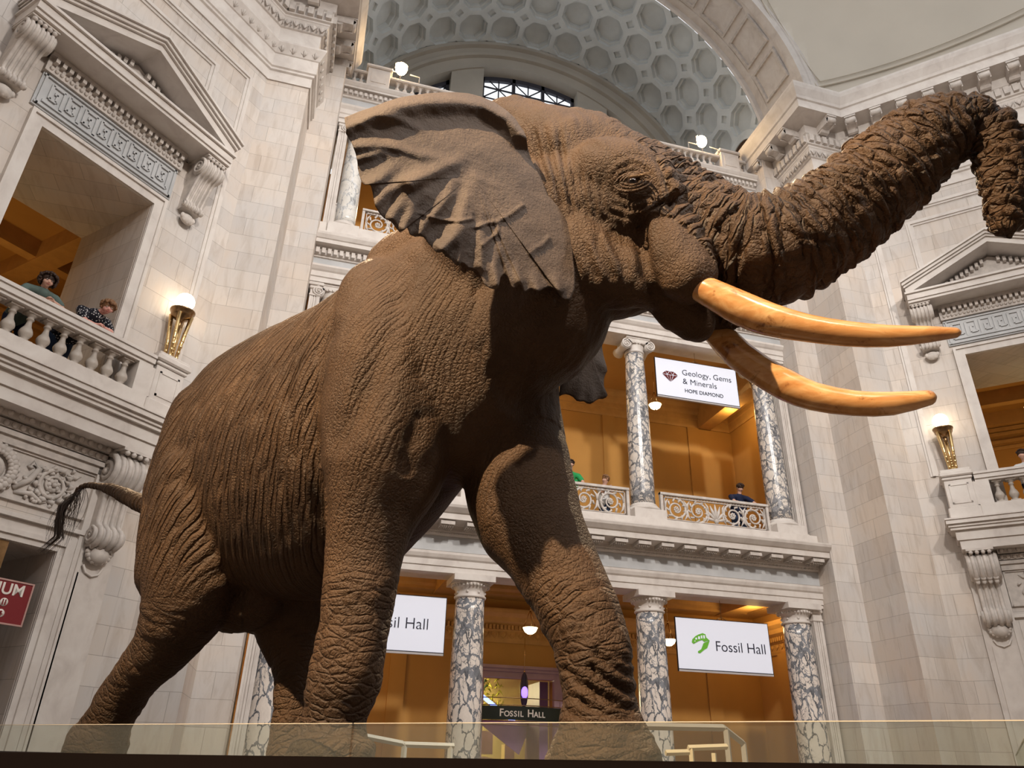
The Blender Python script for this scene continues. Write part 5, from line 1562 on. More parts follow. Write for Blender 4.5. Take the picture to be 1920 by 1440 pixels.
def elephant():
    mb = elephant_base()
    tmp = mb.build('elephant_tmp', TRIM, uv=False)
    md = tmp.modifiers.new('r', 'REMESH'); md.mode = 'VOXEL'; md.voxel_size = .02
    sm = tmp.modifiers.new('s', 'SMOOTH'); sm.iterations = 22; sm.factor = .6
    dg = bpy.context.evaluated_depsgraph_get(); dg.update()
    me = bpy.data.meshes.new_from_object(tmp.evaluated_get(dg))
    bpy.data.objects.remove(tmp)
    nv = len(me.vertices)
    A = np.empty(nv * 3, 'f'); me.vertices.foreach_get('co', A); A = A.reshape(-1, 3).astype(float)
    N = np.empty(nv * 3, 'f'); me.vertices.foreach_get('normal', N); N = N.reshape(-1, 3).astype(float)
    rel = A - np.array(EQ); lx = rel @ np.array(EU); ly = rel @ np.array(ELf); lz = rel[:, 2]
    # trunk and nose
    tc, _ = chain_mesh(EL['cranium'][1:] + EL['trunk'])
    par, dist, ang, LT = near_chain(A, tc)
    wt = np.clip((par - .75) / .5, 0, 1) * (dist < .55)
    head = (A[:, 2] > 3.75) & (lx > 1.0)
    limb = np.zeros((nv, 3)); limb[:, 0] = par; limb[:, 1] = ang; limb[:, 2] = wt
    for k, base in (('FR', 1.75), ('FL', 1.95), ('HR', 1.45), ('HL', 1.45)):
        cp, _ = chain_mesh(EL[k])
        p2, d2, a2, _ = near_chain(A, cp)
        w = (d2 < .50) & (lz < base + .3) & (wt <= 0)
        f = np.clip((base - lz) / .5, 0, 1)
        side = np.array([1 if k[1] == 'R' else -1])
        w &= (ly * (-1 if k[1] == 'R' else 1) > .02)
        low = np.clip((1.15 - lz) / .5, .10, .34)
        limb[w, 0] = p2[w] + 7.7; limb[w, 1] = a2[w]; limb[w, 2] = (f * low)[w]
    zone = np.zeros((nv, 3))
    zone[:, 0] = np.clip((lz - .9) / .6, 0, 1) * np.clip((1.25 - lx) / .4, 0, 1) * (1 - np.clip((lx + .35) / .5, 0, 1) * .72) * (limb[:, 2] < .1) 
    zone[:, 2] = head
    # rib coordinate: x sheared with height so that folds sweep forward and up
    ribs = np.stack([lx - .34 * (lz - 2.2) - .10 * (lz - 2.2) ** 2 * np.sign(lz - 2.2), lz, ly], 1)
    # ---- sculpted folds
    H = np.zeros(nv)
    for i in range(nv):
        w = limb[i, 2]
        v = A[i]
        if w > .05:
            a, g = limb[i, 0], limb[i, 1]
            wob = mnoise.noise(Vector(v) * 3.2)
            if limb[i, 0] < 7:
                d = mnoise.voronoi(Vector((a * 8.6 + wob * .9, g * 1.35, wob)))[0]
                fine = 8.6 + 3.5 * max(0, min(1, (a - 1.6) / 2))
                d = mnoise.voronoi(Vector((a * fine + wob * .9, g * 1.5, wob)))[0]
                H[i] += w * (.026 * min(1, (d[1] - d[0]) * 2.6) + .012 * sin(a * 62 + wob * 4))
            elif w > .12:
                d = mnoise.voronoi(Vector((a * 7.5 + wob * 1.2, g * .8, 3)))[0]
                H[i] += w * .040 * min(1, (d[1] - d[0]) * 2.2)
        elif head[i]:
            d = mnoise.voronoi(Vector((v[0] * 9 + v[1] * 3, v[1] * 4, v[2] * 2.6)))[0]
            H[i] += .013 * min(1, (d[1] - d[0]) * 2)
        H[i] += .010 * mnoise.noise(Vector(v) * 4.1) + .018 * mnoise.noise(Vector(v) * 1.3)
    fz = zone[:, 0]
    for i in np.nonzero(fz > .1)[0]:
        r = ribs[i]
        wob = mnoise.noise(Vector(A[i]) * 1.4)
        H[i] += fz[i] * .0055 * sin(r[0] * 66 + wob * 7) * min(1, max(0, (.45 - r[0]) / .5))
    # long folds pressed into the hide
    for pl_, w_, dp_ in EL['strokes']:
        pl_ = np.array(pl_); dv = pl_.mean(0) - np.array(EYE); dist0 = np.linalg.norm(dv); dv /= dist0
        pr_ = pl_ - np.array(EYE); pl_ = np.array(EYE) + pr_ * (dist0 / (pr_ @ dv))[:, None]
        rel_ = A - np.array(EYE); al_ = rel_ @ dv
        face = (N @ dv < .25) & (np.abs(al_ - dist0) < .7)
        ids = np.nonzero(face)[0]
        q = rel_[ids] * (dist0 / al_[ids])[:, None] + np.array(EYE)      # bring to the stroke's depth
        best = np.full(len(ids), 9.); par_ = np.zeros(len(ids)); ns_ = len(pl_) - 1
        for i in range(ns_):
            a, b = pl_[i], pl_[i + 1]; ab = b - a
            t_ = np.clip(((q - a) @ ab) / (ab @ ab), 0, 1)
            d_ = q - (a + t_[:, None] * ab); d_ = d_ - (d_ @ dv)[:, None] * dv
            d_ = np.linalg.norm(d_, axis=1); s_ = d_ < best
            best[s_] = d_[s_]; par_[s_] = (i + t_[s_]) / ns_
        fade = np.clip(np.sin(np.clip(par_, .001, .999) * pi) * 2.2, 0, 1)
        H[ids] += .8 * (-dp_ * np.exp(-(best / w_) ** 2) + (dp_ * .35 if w_ < .045 else 0) * np.exp(-((best - 2 * w_) / w_) ** 2)) * fade
    # eye socket
    E = np.array(EL['eye'][:3])
    A += N * H[:, None]
    # ---- large forms of the face, shoulder and leg
    def gouge(p, r, amt, d=None):
        p = np.array(p, float)
        q = np.linalg.norm(A - p, axis=1)
        k = np.exp(-(q / r) ** 2) * amt
        A[:] += (N if d is None else np.array(d)) * k[:, None]
    gouge(EYEP, .085, -.055); 
    me.vertices.foreach_set('co', A.astype('f').ravel())
    v0 = [tuple(x) for x in A]
    f0 = [tuple(p.vertices) for p in me.polygons]
    push = (-.06, -.72, -.66)
    ev, ef = ear_shell(EL['ear'], EL['earc'], EL['ridges'], push)
    ridL = [([EL['earL'][i], EL['earLc']], .06, .06) for i in (0, 2, 11, 14, 17, 20, 23)]
    fv, ff = ear_shell(EL['earL'], EL['earLc'], ridL, (0, -.75, -.6), n=120, m=24, cup=.02)
    bpy.data.meshes.remove(me)
    allv = v0 + ev + fv
    o1 = len(v0); o2 = o1 + len(ev)
    allf = f0 + [tuple(i + o1 for i in f) for f in ef] + [tuple(i + o2 for i in f) for f in ff]
    me = bpy.data.meshes.new('elephant')
    me.from_pydata(allv, [], allf)
    me.polygons.foreach_set('use_smooth', [True] * len(allf))
    me.materials.append(m_skin())
    z = len(allv) - nv
    for nm, arr, tail in (('limb', limb, (0, 0, 0)), ('zone', zone, (0, 1, 0)), ('ribs', ribs, (0, 0, 0))):
        at = me.attributes.new(nm, 'FLOAT_VECTOR', 'POINT')
        at.data.foreach_set('vector', np.concatenate([arr, np.tile(np.array(tail, float), (z, 1))]).astype('f').ravel())
    o = bpy.data.objects.new('elephant', me); COL.objects.link(o)
    tag(o, 'huge brown mounted bull elephant with raised trunk striding across the platform', 'elephant')
    iv = m_ivory()
    for k in ('tuskR', 'tuskL'):
        pts, rr = chain_mesh(EL[k]); 
        MB().tube(pts, rr, seg=28).build('tusk', iv, o)
    # eye with lids and lashes
    ep = Vector(EYEP)
    MB().ball(tuple(ep + Vector((0, .012, .0))), .034, 18, 12).build('eye', m_plain('dark_eye', (.02, .012, .01), .15, .6, var=0), o)
    lash = MB()
    side = Vector((.5, .85, 0)); out = Vector((-.25, -.8, -.2)).normalized(); fwd = Vector((.86, -.5, 0))
    for s_, rr_ in ((1, .055), (1, .075), (1, .098), (-1, .052), (-1, .075), (-1, .105)):
        pts = []
        for k in range(13):
            a = pi * (k / 12 * .9 + .05)
            q = ep + fwd * cos(a) * rr_ * 1.25 + Vector((0, 0, 1)) * s_ * sin(a) * rr_ * .8 + out * (.022 - rr_ * .25)
            pts.append(tuple(q))
        lash.tube(pts, [.004 + .009 * sin(pi * k / 12) for k in range(13)], 8)
    lash.build('eyelid', me.materials[0], o)
    ls = MB()
    for k in range(26):
        a = k / 25
        b = ep + fwd * (a - .4) * .1 + out * .03 + Vector((0, 0, .012))
        e = b + fwd * (.03 + .05 * a) + out * .05 + Vector((0, 0, -.02 + .02 * random.random()))
        ls.tube([tuple(b), tuple((b + e) / 2 + Vector((0, 0, .008))), tuple(e)], [.0022, .0018, .0008], 5)
    ls.build('eyelashes', m_plain('lash_hair', (.30, .20, .12), .6, .3, var=0), o)
    # tail tuft
    th = MB(); R = random.Random(3)
    tip = Vector(EL['tail'][-1][:3]); t0 = Vector(EL['tail'][-3][:3])
    for k in range(55):
        b = tip.lerp(t0, R.random() ** 1.5)
        ln = .25 + .5 * R.random()
        dx = Vector((-.55 + .75 * R.random(), -.15 + .3 * R.random(), 0)) * .30
        p = [b]
        curl = R.uniform(-1, 1)
        for i in range(1, 9):
            f = i / 8
            p.append(b + dx * sin(f * pi * .75) + Vector((.05 * curl * sin(f * 5), 0, -ln * f ** 1.15)))
        th.tube([tuple(q) for q in p], [.0032 * (1 - .8 * i / 8) for i in range(9)], 4)
    main = [tip, tip + Vector((-.08, 0, -.12)), tip + Vector((-.06, 0, -.30)), tip + Vector((-.02, 0, -.45)), tip + Vector((-.13, 0, -.62))]
    for j in range(26):
        off = Vector((R.gauss(0, .012), R.gauss(0, .02), 0))
        th.tube([tuple(q + off * (1 + i * .3)) for i, q in enumerate(main)], [.007, .008, .006, .004, .001], 5)
    th.build('tail_hair', m_plain('tail_hair', (.035, .022, .016), .5, .3, var=0), o)
    return o
EYEP = EL['eye'][:3]
elephant()
# ================================================================== people on the balconies
SKIN = m_plain('skin', (.62, .36, .27), .5, .4, var=.05, scale=8)
SKIN2 = m_plain('ruddy_skin', (.68, .33, .27), .5, .4, var=.06, scale=8)
LIP = m_plain('lips', (.45, .15, .13), .5, .3, var=0)
EYEW = m_plain('eye_white', (.75, .72, .70), .3, .5, var=0)
def organic(chains, voxel, it, mat, name, parent, smooth=True):
    m = MB()
    for c in chains:
        pts, rr = chain_mesh([list(p) for p in c]) if len(c) > 1 else (None, None)
        m.tube(pts, rr, seg=14)
    tmp = m.build('tmp_body', mat, uv=False)
    md = tmp.modifiers.new('r', 'REMESH'); md.mode = 'VOXEL'; md.voxel_size = voxel
    sm = tmp.modifiers.new('s', 'SMOOTH'); sm.iterations = it; sm.factor = .5
    dg = bpy.context.evaluated_depsgraph_get(); dg.update()
    me = bpy.data.meshes.new_from_object(tmp.evaluated_get(dg)); bpy.data.objects.remove(tmp)
    me.polygons.foreach_set('use_smooth', [True] * len(me.polygons))
    me.materials.clear(); me.materials.append(mat); me.name = name
    o = bpy.data.objects.new(name, me); COL.objects.link(o)
    if parent is not None: o.parent = parent
    return o
def V(*a): return Vector(a)
def person(M, head, look, shL, shR, elL, elR, hdL, hdR, hip, label, skin, hairmat, shirtmat, legmat, curly=True, hr=.115, fat=1.0, dots=None, detail=True, hair_len=1.0):
    """joints in local (s, o, z above floor); the figure is one body mesh with clothing and hair on it"""
    head = V(*head); look = V(*look).normalized()
    shL, shR, elL, elR, hdL, hdR, hip = [V(*p) for p in (shL, shR, elL, elR, hdL, hdR, hip)]
    mid = (shL + shR) / 2
    neck = mid.lerp(head, .45)
    up = (head - neck).normalized(); up = (up + V(0, 0, .8)).normalized()
    fx = look; rt = fx.cross(V(0, 0, 1)).normalized(); uz = rt.cross(fx).normalized()
    T = lambda p, r: (*p, r)
    H = lambda a, b, c: head + rt * a * hr + fx * b * hr + uz * c * hr
    ch = [[T(H(0, -.12, .25), hr * .86), T(H(0, .0, -.15), hr * .78), T(H(0, .22, -.62), hr * .48)],
          [T(H(-.30, .35, -.35), hr * .42), T(H(.30, .35, -.35), hr * .42)],
          [T(H(0, .62, -.0), hr * .12), T(H(0, .88, -.28), hr * .15), T(H(0, .80, -.36), hr * .13)],
          [T(H(0, -.15, -.5), hr * .55), T(neck, hr * .52), T(mid, hr * .7)],
          [T(H(-.84, -.05, .05), hr * .12), T(H(-.86, -.12, -.2), hr * .13)], [T(H(.84, -.05, .05), hr * .12), T(H(.86, -.12, -.2), hr * .13)]]
    hipL, hipR = hip + (shL - mid) * .5, hip + (shR - mid) * .5
    foot = V(hip.x, hip.y - .05, 0)
    for sh, el, hd in ((shL, elL, hdL), (shR, elR, hdR)):
        wr = el.lerp(hd, .86)
        ch.append([T(sh, .062 * fat), T(sh.lerp(el, .5), .052 * fat), T(el, .043 * fat)]); ch.append([T(el, .043 * fat), T(el.lerp(hd, .4), .040 * fat), T(wr, .028)])
        dr = (hd - el).normalized()
        ch.append([T(wr, .026), T(hd, .034), T(hd + dr * .04, .030)])
        sd = dr.cross(V(0, 0, 1)).normalized()
        for k in range(4):
            b = hd + dr * .05 + sd * (k - 1.5) * .019
            L = (.055, .066, .062, .048)[k]
            ch.append([T(b, .0105), T(b + dr * L * .6 + V(0, 0, .012), .0100), T(b + dr * L + V(0, 0, -.014), .0085)])
        ch.append([T(hd + sd * -.03, .013), T(hd + sd * -.05 + dr * .035, .011), T(hd + sd * -.045 + dr * .06, .009)])
    ch.append([T(mid, .10), T(mid.lerp(hip, .5), .115 * fat), T(hip, .13 * fat)])
    for hp in (hipL, hipR):
        kn = V(hp.x, hp.y + .03, .48)
        ch.append([T(hp, .085 * fat), T(kn, .06), T(V(hp.x, hp.y - .04, .08), .045), T(V(hp.x, hp.y + .12, .04), .04)])
    root = organic(ch, .011 if detail else .02, 4 if detail else 2, skin, 'person', None)
    tag(root, label, 'person')
    # clothes
    cl = [[T(shL.lerp(mid, .15), .078 * fat), T(mid + V(0, .0, .01), .095), T(shR.lerp(mid, .15), .078 * fat)], [T(mid, .13 * fat), T(mid.lerp(hip, .5), .15 * fat), T(hip + V(0, 0, -.02), .155 * fat)],
          [T(shL.lerp(mid, .3).lerp(hipL, .35), .10 * fat), T(hipL, .11 * fat)], [T(shR.lerp(mid, .3).lerp(hipR, .35), .10 * fat), T(hipR, .11 * fat)],
          [T(shL, .078 * fat), T(shL.lerp(elL, .62), .074 * fat)], [T(shR, .078 * fat), T(shR.lerp(elR, .62), .074 * fat)]]
    organic(cl, .015, 4, shirtmat, 'shirt', root)
    tr = []
    for hp in (hipL, hipR):
        tr.append([T(hp, .115 * fat), T(V(hp.x, hp.y + .03, .48), .085), T(V(hp.x, hp.y - .04, .14), .07)])
    organic(tr, .02, 2, legmat, 'trousers', root)
    # hair
    m = MB(); R = random.Random(int(head.x * 100))
    if curly:
        for k in range(260):
            a = R.uniform(0, 2 * pi); c = R.uniform(-.9, 1)
            d = rt * cos(a) * sqrt(1 - c * c) + fx * sin(a) * sqrt(1 - c * c) + uz * c
            f = d.dot(fx); u = d.dot(uz)
            if f > .2 and u < .52: continue
            if u < -.75 * hair_len: continue
            rr = hr * (1.0 + .42 * (hair_len if u < .5 else hair_len * .8) * R.uniform(.6, 1))
            c0 = head + d * rr * .95 + uz * hr * .15
            m.ball(tuple(c0), hr * R.uniform(.16, .27), 7, 5)
        m.ball(tuple(H(0, -.28, .28)), hr * 1.02, 16, 10)
    else:
        m.ball(tuple(H(0, -.22, .30)), hr * .99, 20, 12)
        for k in range(40):
            a = R.uniform(0, 2 * pi); c = R.uniform(.1, 1)
            d = rt * cos(a) * sqrt(1 - c * c) + fx * sin(a) * sqrt(1 - c * c) + uz * c
            if d.dot(fx) > .5 and d.dot(uz) < .6: continue
            m.ball(tuple(head + d * hr * 1.0 + uz * hr * .2), hr * .2, 7, 5)
    m.build('hair', hairmat, root)
    if detail:
        m = MB()
        for s in (-1, 1): m.ball(tuple(H(s * .36, .72, .02)), hr * .13, 10, 6, (1, 1, .7))
        m.build('eyes', EYEW, root)
        m = MB()
        for s in (-1, 1):
            m.ball(tuple(H(s * .36, .80, .02)), hr * .075, 8, 6)
            m.tube([tuple(H(s * .18, .80, .20)), tuple(H(s * .38, .82, .27)), tuple(H(s * .58, .70, .20))], hr * .045, 6)
        m.build('eyebrows', hairmat, root)
        m = MB(); m.tube([tuple(H(-.24, .68, -.60)), tuple(H(0, .78, -.58)), tuple(H(.24, .68, -.60))], [hr * .04, hr * .085, hr * .04], 7); m.build('mouth', LIP, root)
    root.matrix_world = M
    return root
BLKHAIR = m_plain('dark_brown_hair', (.045, .022, .014), .6, .3, var=.2, scale=30)
BRNHAIR = m_plain('light_brown_hair', (.26, .13, .06), .55, .3, var=.2, scale=30)
TEE = m_plain('grey_green_tee', (.105, .145, .13), .8, .2, var=.08, scale=12)
NAVY = m_plain('navy_cloth', (.015, .02, .05), .8, .2)
JEAN = m_plain('denim', (.03, .05, .10), .8, .2)
GREENT = m_plain('green_tee', (.03, .32, .10), .8, .2)
WHITET = m_plain('white_tee', (.7, .7, .7), .8, .2)
t = NT('dotted_black_cloth', .8, .2)
vo = t.n('ShaderNodeTexVoronoi'); t.l(t.co('Object'), vo.inputs['Vector']); vo.inputs['Scale'].default_value = 26
t.color(t.mix(t.math('LESS_THAN', vo.outputs['Distance'], .30), (.012, .012, .018), (.62, .60, .60)))
DOTS = t.m
FLZ = 7.14
MLf = ML @ Matrix.Translation((0, 0, FLZ)); MRf = MR @ Matrix.Translation((0, 0, FLZ))
MNf = Matrix.Translation((0, 18.25, 7.05)) @ Matrix.Diagonal((1, -1, 1, 1))
person(MLf, (3.52, .50, 1.58), (.05, 1, -.30), (3.72, .34, 1.37), (3.26, .38, 1.39), (3.84, .48, 1.18), (3.14, .52, 1.19), (3.46, .62, 1.17), (3.40, .63, 1.20), (3.50, -.12, 1.0),
       'person with bushy dark curly hair and grey-green T-shirt resting arms on the left balcony', SKIN, BLKHAIR, TEE, NAVY, True, .112)
person(MLf, (2.47, .62, 1.60), (.15, 1, -.42), (2.78, .38, 1.44), (2.32, .42, 1.42), (2.74, .54, 1.18), (2.26, .58, 1.18), (2.58, .63, 1.17), (2.46, .64, 1.19), (2.74, -.12, 1.0),
       'person with short light curls in a dotted black top leaning over the left balcony', SKIN2, BRNHAIR, DOTS, JEAN, True, .118, 1.2, hair_len=.4)
person(MNf, (11.84, .12, 1.76), (.1, 1, -.6), (11.58, .0, 1.50), (12.10, .0, 1.50), (11.50, .28, 1.26), (12.18, .28, 1.26), (11.7, .36, 1.22), (12.0, .36, 1.22), (11.84, -.15, .98),
       'person with dark hair and navy T-shirt beside the veined column on the middle tier', SKIN, BLKHAIR, NAVY, JEAN, False, .11, detail=False)
person(MNf, (7.62, .1, 1.52), (-1, .2, -.05), (7.52, -.10, 1.26), (7.66, .12, 1.26), (7.5, .2, 1.1), (7.7, .3, 1.1), (7.5, .36, 1.18), (7.66, .38, 1.18), (7.62, -.05, .85),
       'child in profile with short brown hair looking over the middle tier grille', SKIN, BRNHAIR, WHITET, JEAN, False, .11, detail=False)
person(MNf, (6.60, .1, 1.85), (-.6, 1, -.1), (6.40, .0, 1.56), (6.86, .0, 1.56), (6.36, .25, 1.3), (6.92, .22, 1.3), (6.5, .36, 1.22), (6.75, .36, 1.22), (6.62, -.1, 1.0),
       'person in a bright green T-shirt half hidden by the elephant front leg', SKIN, BLKHAIR, GREENT, JEAN, False, .11, detail=False)
person(MRf, (2.52, .05, 1.62), (-.5, 1, -.1), (2.35, -.05, 1.34), (2.75, -.05, 1.34), (2.3, .15, 1.1), (2.8, .15, 1.1), (2.4, .2, .98), (2.7, .2, .98), (2.55, -.15, .9),
       'dark-haired person with a white collar behind the right balcony at the frame edge', SKIN, BLKHAIR, WHITET, NAVY, False, .115, detail=False)

# ================================================================== platform, glass rail, foreground ledge
a_ = Vector((.6937, -.7203, 0)).normalized(); K = Vector((2.60, 2.34, 0))
b_ = Vector((-a_.y, a_.x, 0))
def pl(u, v, z=0): p = K + a_ * u + b_ * v; return (p.x, p.y, z)
poly = [pl(-9.5, -.10), pl(.10, -.10), pl(.10, 5.6), pl(-9.5, 5.6)]
t = empty('exhibit_platform', (0, 0, 0), label='dark raised platform carrying the elephant behind a low glass rail', cat='platform')
m = MB(); m.prism([(p[0], p[1]) for p in poly], 0, 1.40, 'z'); m.build('base', DARKWOOD, t)
m = MB(); m.prism([(p[0], p[1]) for p in poly], 1.40, 1.455, 'z'); m.build('deck', DARKWOOD, t)
g = NT('rail_glass', .05, .5)
nt = g.t; nt.nodes.remove(g.b)
tr_ = nt.nodes.new('ShaderNodeBsdfTransparent'); tr_.inputs[0].default_value = (.90, .92, .88, 1)
gl = nt.nodes.new('ShaderNodeBsdfGlossy'); gl.inputs['Roughness'].default_value = .03
df = nt.nodes.new('ShaderNodeBsdfDiffuse'); df.inputs[0].default_value = (.60, .62, .56, 1)  # milky tint paints in the grey-green reflection, with some dust
fr = nt.nodes.new('ShaderNodeFresnel'); fr.inputs[0].default_value = 1.45
m1_ = nt.nodes.new('ShaderNodeMixShader'); m2_ = nt.nodes.new('ShaderNodeMixShader'); m1_.inputs[0].default_value = .035
nt.links.new(tr_.outputs[0], m1_.inputs[1]); nt.links.new(df.outputs[0], m1_.inputs[2])
m2_.inputs[0].default_value = .07; nt.links.new(m1_.outputs[0], m2_.inputs[1]); nt.links.new(gl.outputs[0], m2_.inputs[2])
nt.links.new(m2_.outputs[0], nt.nodes['Material Output'].inputs[0])
GLASS = g.m
EDGE = m_plain('polished_glass_edge', (.62, .56, .46), .15, .8, var=0)  # light tan colour stands in for the bright glint along the edge
ZG = 1.45 + .19
seam = Vector((.285, 4.56 + .0, 0)); us = (seam - K).dot(a_)
def pane(p0, p1, lab):
    r = empty('glass_panel', (0, 0, 0), label=lab, cat='glass panel', group='glass panels round the platform')
    P, Q = Vector(p0), Vector(p1); d = (Q - P).normalized(); n = Vector((-d.y, d.x, 0)) * .005
    def slab(m, e0, z0, z1, nn, ca=0, cb=0):
        A, B = P + d * ca, Q - d * cb
        m.prism([((A - nn).x, (A - nn).y), ((B - nn).x, (B - nn).y), ((B + nn).x, (B + nn).y), ((A + nn).x, (A + nn).y)], z0, z1, 'z')
    m = MB(); slab(m, 0, 1.455, ZG - .004, n); m.build('glass', GLASS, r)
    m = MB(); slab(m, 0, ZG - .004, ZG, n * 1.1); m.build('polished_edge', EDGE, r)
    return r
pane(pl(-9.4, 0), pl(us - .006, 0), 'left glass rail panel in front of the hind legs')
pane(pl(us + .006, 0), pl(0, 0), 'right glass rail panel in front of the front feet')
pane(pl(0.02, .02), pl(.02, 5.5), 'glass rail panel running away at the right corner')
m = MB(); 
e0, e1 = Vector((-1.6, 2.50)), Vector((2.7, 1.348))
dn = Vector((e1.y - e0.y, e0.x - e1.x)).normalized() * -.5
zf = lambda p: 1.4518 + (p.x + .0) * .0119 + .0048
c = [e0, e1, e1 + dn, e0 + dn]
vs = [(p.x, p.y, .55) for p in c] + [(p.x, p.y, zf(p)) for p in c[:2]] + [(p.x, p.y, zf(q)) for p, q in zip(c[2:], (c[1], c[0]))]
m.add(vs, [(0, 1, 2, 3), (4, 5, 6, 7), (0, 1, 5, 4), (1, 2, 6, 5), (2, 3, 7, 6), (3, 0, 4, 7)])
o = m.build('dark_ledge', DARKWOOD); tag(o, 'near-black ledge running along the bottom edge of the view', 'ledge')

# ================================================================== beyond the fossil hall door
YD = YB + .3
m = MB(); m.box(3.5, 9.0, 27, 27.3, 0, 4.6); m.build('wall_fossil_hall', m_plain('yellow_backdrop', (.85, .70, .28), .8, .2, var=.1, scale=1), kind='structure')  # plain bright yellow backdrop of the fossil hall
m = MB(); m.box(3.3, 3.6, YD, 27, 0, 4.6); m.box(8.9, 9.2, YD, 27, 0, 4.6); m.box(3.3, 9.2, YD, 27.3, 4.5, 4.7); m.build('wall_fossil_sides', m_plain('purple_wall', (.20, .10, .20), .7, .2), kind='structure')
point('fossil_light', (5.2, 25.5, 3.6), 330, (1, .86, .45), .3)
point('purple_light', (7.0, 21.0, 1.0), 26, (.45, .18, 1.0), .15)
LEAFY = m_plain('yellow_foliage', (.50, .48, .06), .7, .2, var=.3, scale=8); LEAFD = m_plain('dark_foliage', (.05, .09, .03), .8, .2)
R = random.Random(5)
for nm, n_, mt, zr, lb, xr in (('fern_display', 150, LEAFY, (2.2, 3.5), 'bright yellow fern fronds seen through the doorway above the sign', (5.4, 6.9)), ('dark_foliage', 70, LEAFD, (3.1, 3.7), 'dark leaves at the top of the view through the doorway', (5.0, 6.3))):
    m = MB()
    for k in range(n_):
        x, y, z = R.uniform(*xr), R.uniform(25.6, 26.6), R.uniform(*zr) + .5
        a = R.uniform(0, 2 * pi); L = R.uniform(.12, .3)
        m.tube([(x, y, z), (x + cos(a) * L * .5, y - .05, z + L * .4), (x + cos(a) * L, y, z + R.uniform(-.1, .3))], [.01, .035, .004], 4)
    o = m.build(nm, mt); tag(o, lb, 'plants', kind='stuff')
BLUE = m_emit('blue_light_strip', (.22, .35, 1.0), 3.0)
m = MB(); m.tube([(4.2, 24.0, 4.35), (6.75, 23.6, 2.55)], .06, 8); o = m.build('light_beam', BLUE); tag(o, 'glowing blue strip slanting down behind the dark sign', 'light strip')
m = MB(); vs = [(5.35, 23.2, 2.62), (7.05, 23.0, 2.62), (6.72, 23.2, 1.72)]
m.add(vs + [(x, y + .04, z) for x, y, z in vs], [(0, 1, 2), (3, 5, 4), (0, 3, 4, 1), (1, 4, 5, 2), (2, 5, 3, 0)])
o = m.build('hanging_sail', m_plain('lilac_cloth', (.42, .27, .42), .7, .2)); tag(o, 'lilac triangular sail hanging under the FOSSIL HALL sign', 'sail')
m = MB(); m.box(6.9, 7.15, YD + .02, YD + 1.4, 0, 3.6); 
o = m.build('door_leaf', m_plain('purple_door', (.22, .13, .17), .5, .3)); tag(o, 'open purple door leaf inside the fossil hall doorway', 'door')
DFR = m_plain('mauve_door_frame', (.42, .28, .30), .5, .4)
t = empty('door_1', (6.175, YB, 0), kind='structure')
for x0, x1 in ((-1.32, -1.02), (1.02, 1.32)): MB().box(x0, x1, -.12, .05, 0, 3.62).build('jamb', DFR, t)
m = MB(); m.box(-1.32, 1.32, -.12, .05, 3.62, 3.86); m.box(-1.4, 1.4, -.2, .05, 3.86, 3.94); m.box(-1.36, 1.36, -.16, 0, 3.78, 3.86); m.build('lintel', DFR, t)
# yellow kiosk arch behind the glass of the door
m = MB()
for k in range(15):
    a0, a1 = pi * k / 15, pi * (k + 1) / 15
    m.prism([(5.75 + r * cos(a), .9 + r * .8 * sin(a)) for r, a in ((.95, a0), (.95, a1), (.72, a1), (.72, a0))], 23.8, 24.2, 'y')
m.box(4.7, 5.05, 23.8, 24.2, 0, 1.0); m.box(6.45, 6.75, 23.8, 24.2, 0, 2.0); m.box(4.7, 6.1, 23.9, 24.2, 1.72, 2.35)
o = m.build('display_arch', m_plain('yellow_display', (.78, .62, .28), .6, .3)); tag(o, 'pale yellow display arch seen low through the fossil hall doorway', 'display')
# curved sign
t = empty('curved_sign', (6.15, YB - .35, 0), label='dark curved sign reading FOSSIL HALL hung across the doorway', cat='sign')
Rr = 2.6; yc = Rr - .36
def on(x, d=0): return (x, yc - sqrt((Rr + d) ** 2 - x * x))
m = MB(); N_ = 30; vs = []
for i in range(N_ + 1):
    x = -1.22 + 2.44 * i / N_
    for z in (2.52, 2.86):
        for d in (0, -.04): p = on(x, d); vs.append((p[0], p[1], z))
fs = []
for i in range(N_):
    k = i * 4
    fs += [(k, k + 4, k + 6, k + 2), (k + 1, k + 3, k + 7, k + 5), (k + 2, k + 6, k + 7, k + 3), (k, k + 1, k + 5, k + 4)]
m.add(vs, fs); m.build('panel', m_plain('sign_black', (.012, .018, .012), .4, .4, var=0), t)
m = MB()
for z in (2.50, 2.88, 2.40, 3.06): m.tube([(on(x, .02)[0], on(x, .02)[1], z) for x in np.linspace(-1.22, 1.22, 24)], .012, 6)
for x in (-1.2, 1.2): m.tube([(on(x)[0], on(x)[1], 2.3), (on(x)[0], on(x)[1], 3.3)], .015, 6)
m.build('rails', BRONZE, t)
word = [('F', 1.0), ('O', .74), ('S', .74), ('S', .74), ('I', .74), ('L', .74), (' ', .7), ('H', 1.0), ('A', .74), ('L', .74), ('L', .74)]
wd_ = {'F': .13, 'O': .155, 'S': .12, 'I': .07, 'L': .12, ' ': .11, 'H': .175, 'A': .14}
x = -.68
for ch_, sz in word:
    w = wd_[ch_] * (1 if sz == 1 else .78) * 1.02
    if ch_ != ' ':
        cx_ = x + w / 2; p = on(cx_, .006); ang = math.asin(cx_ / Rr)
        text(ch_, .26 * sz, CREAM, t, Matrix.Translation((p[0], p[1], 2.60 + .085 * sz)) @ Matrix.Rotation(ang, 4, 'Z') @ Matrix.Rotation(pi / 2, 4, 'X'), name='letter', align='CENTER', off=.004)
    x += w + .012
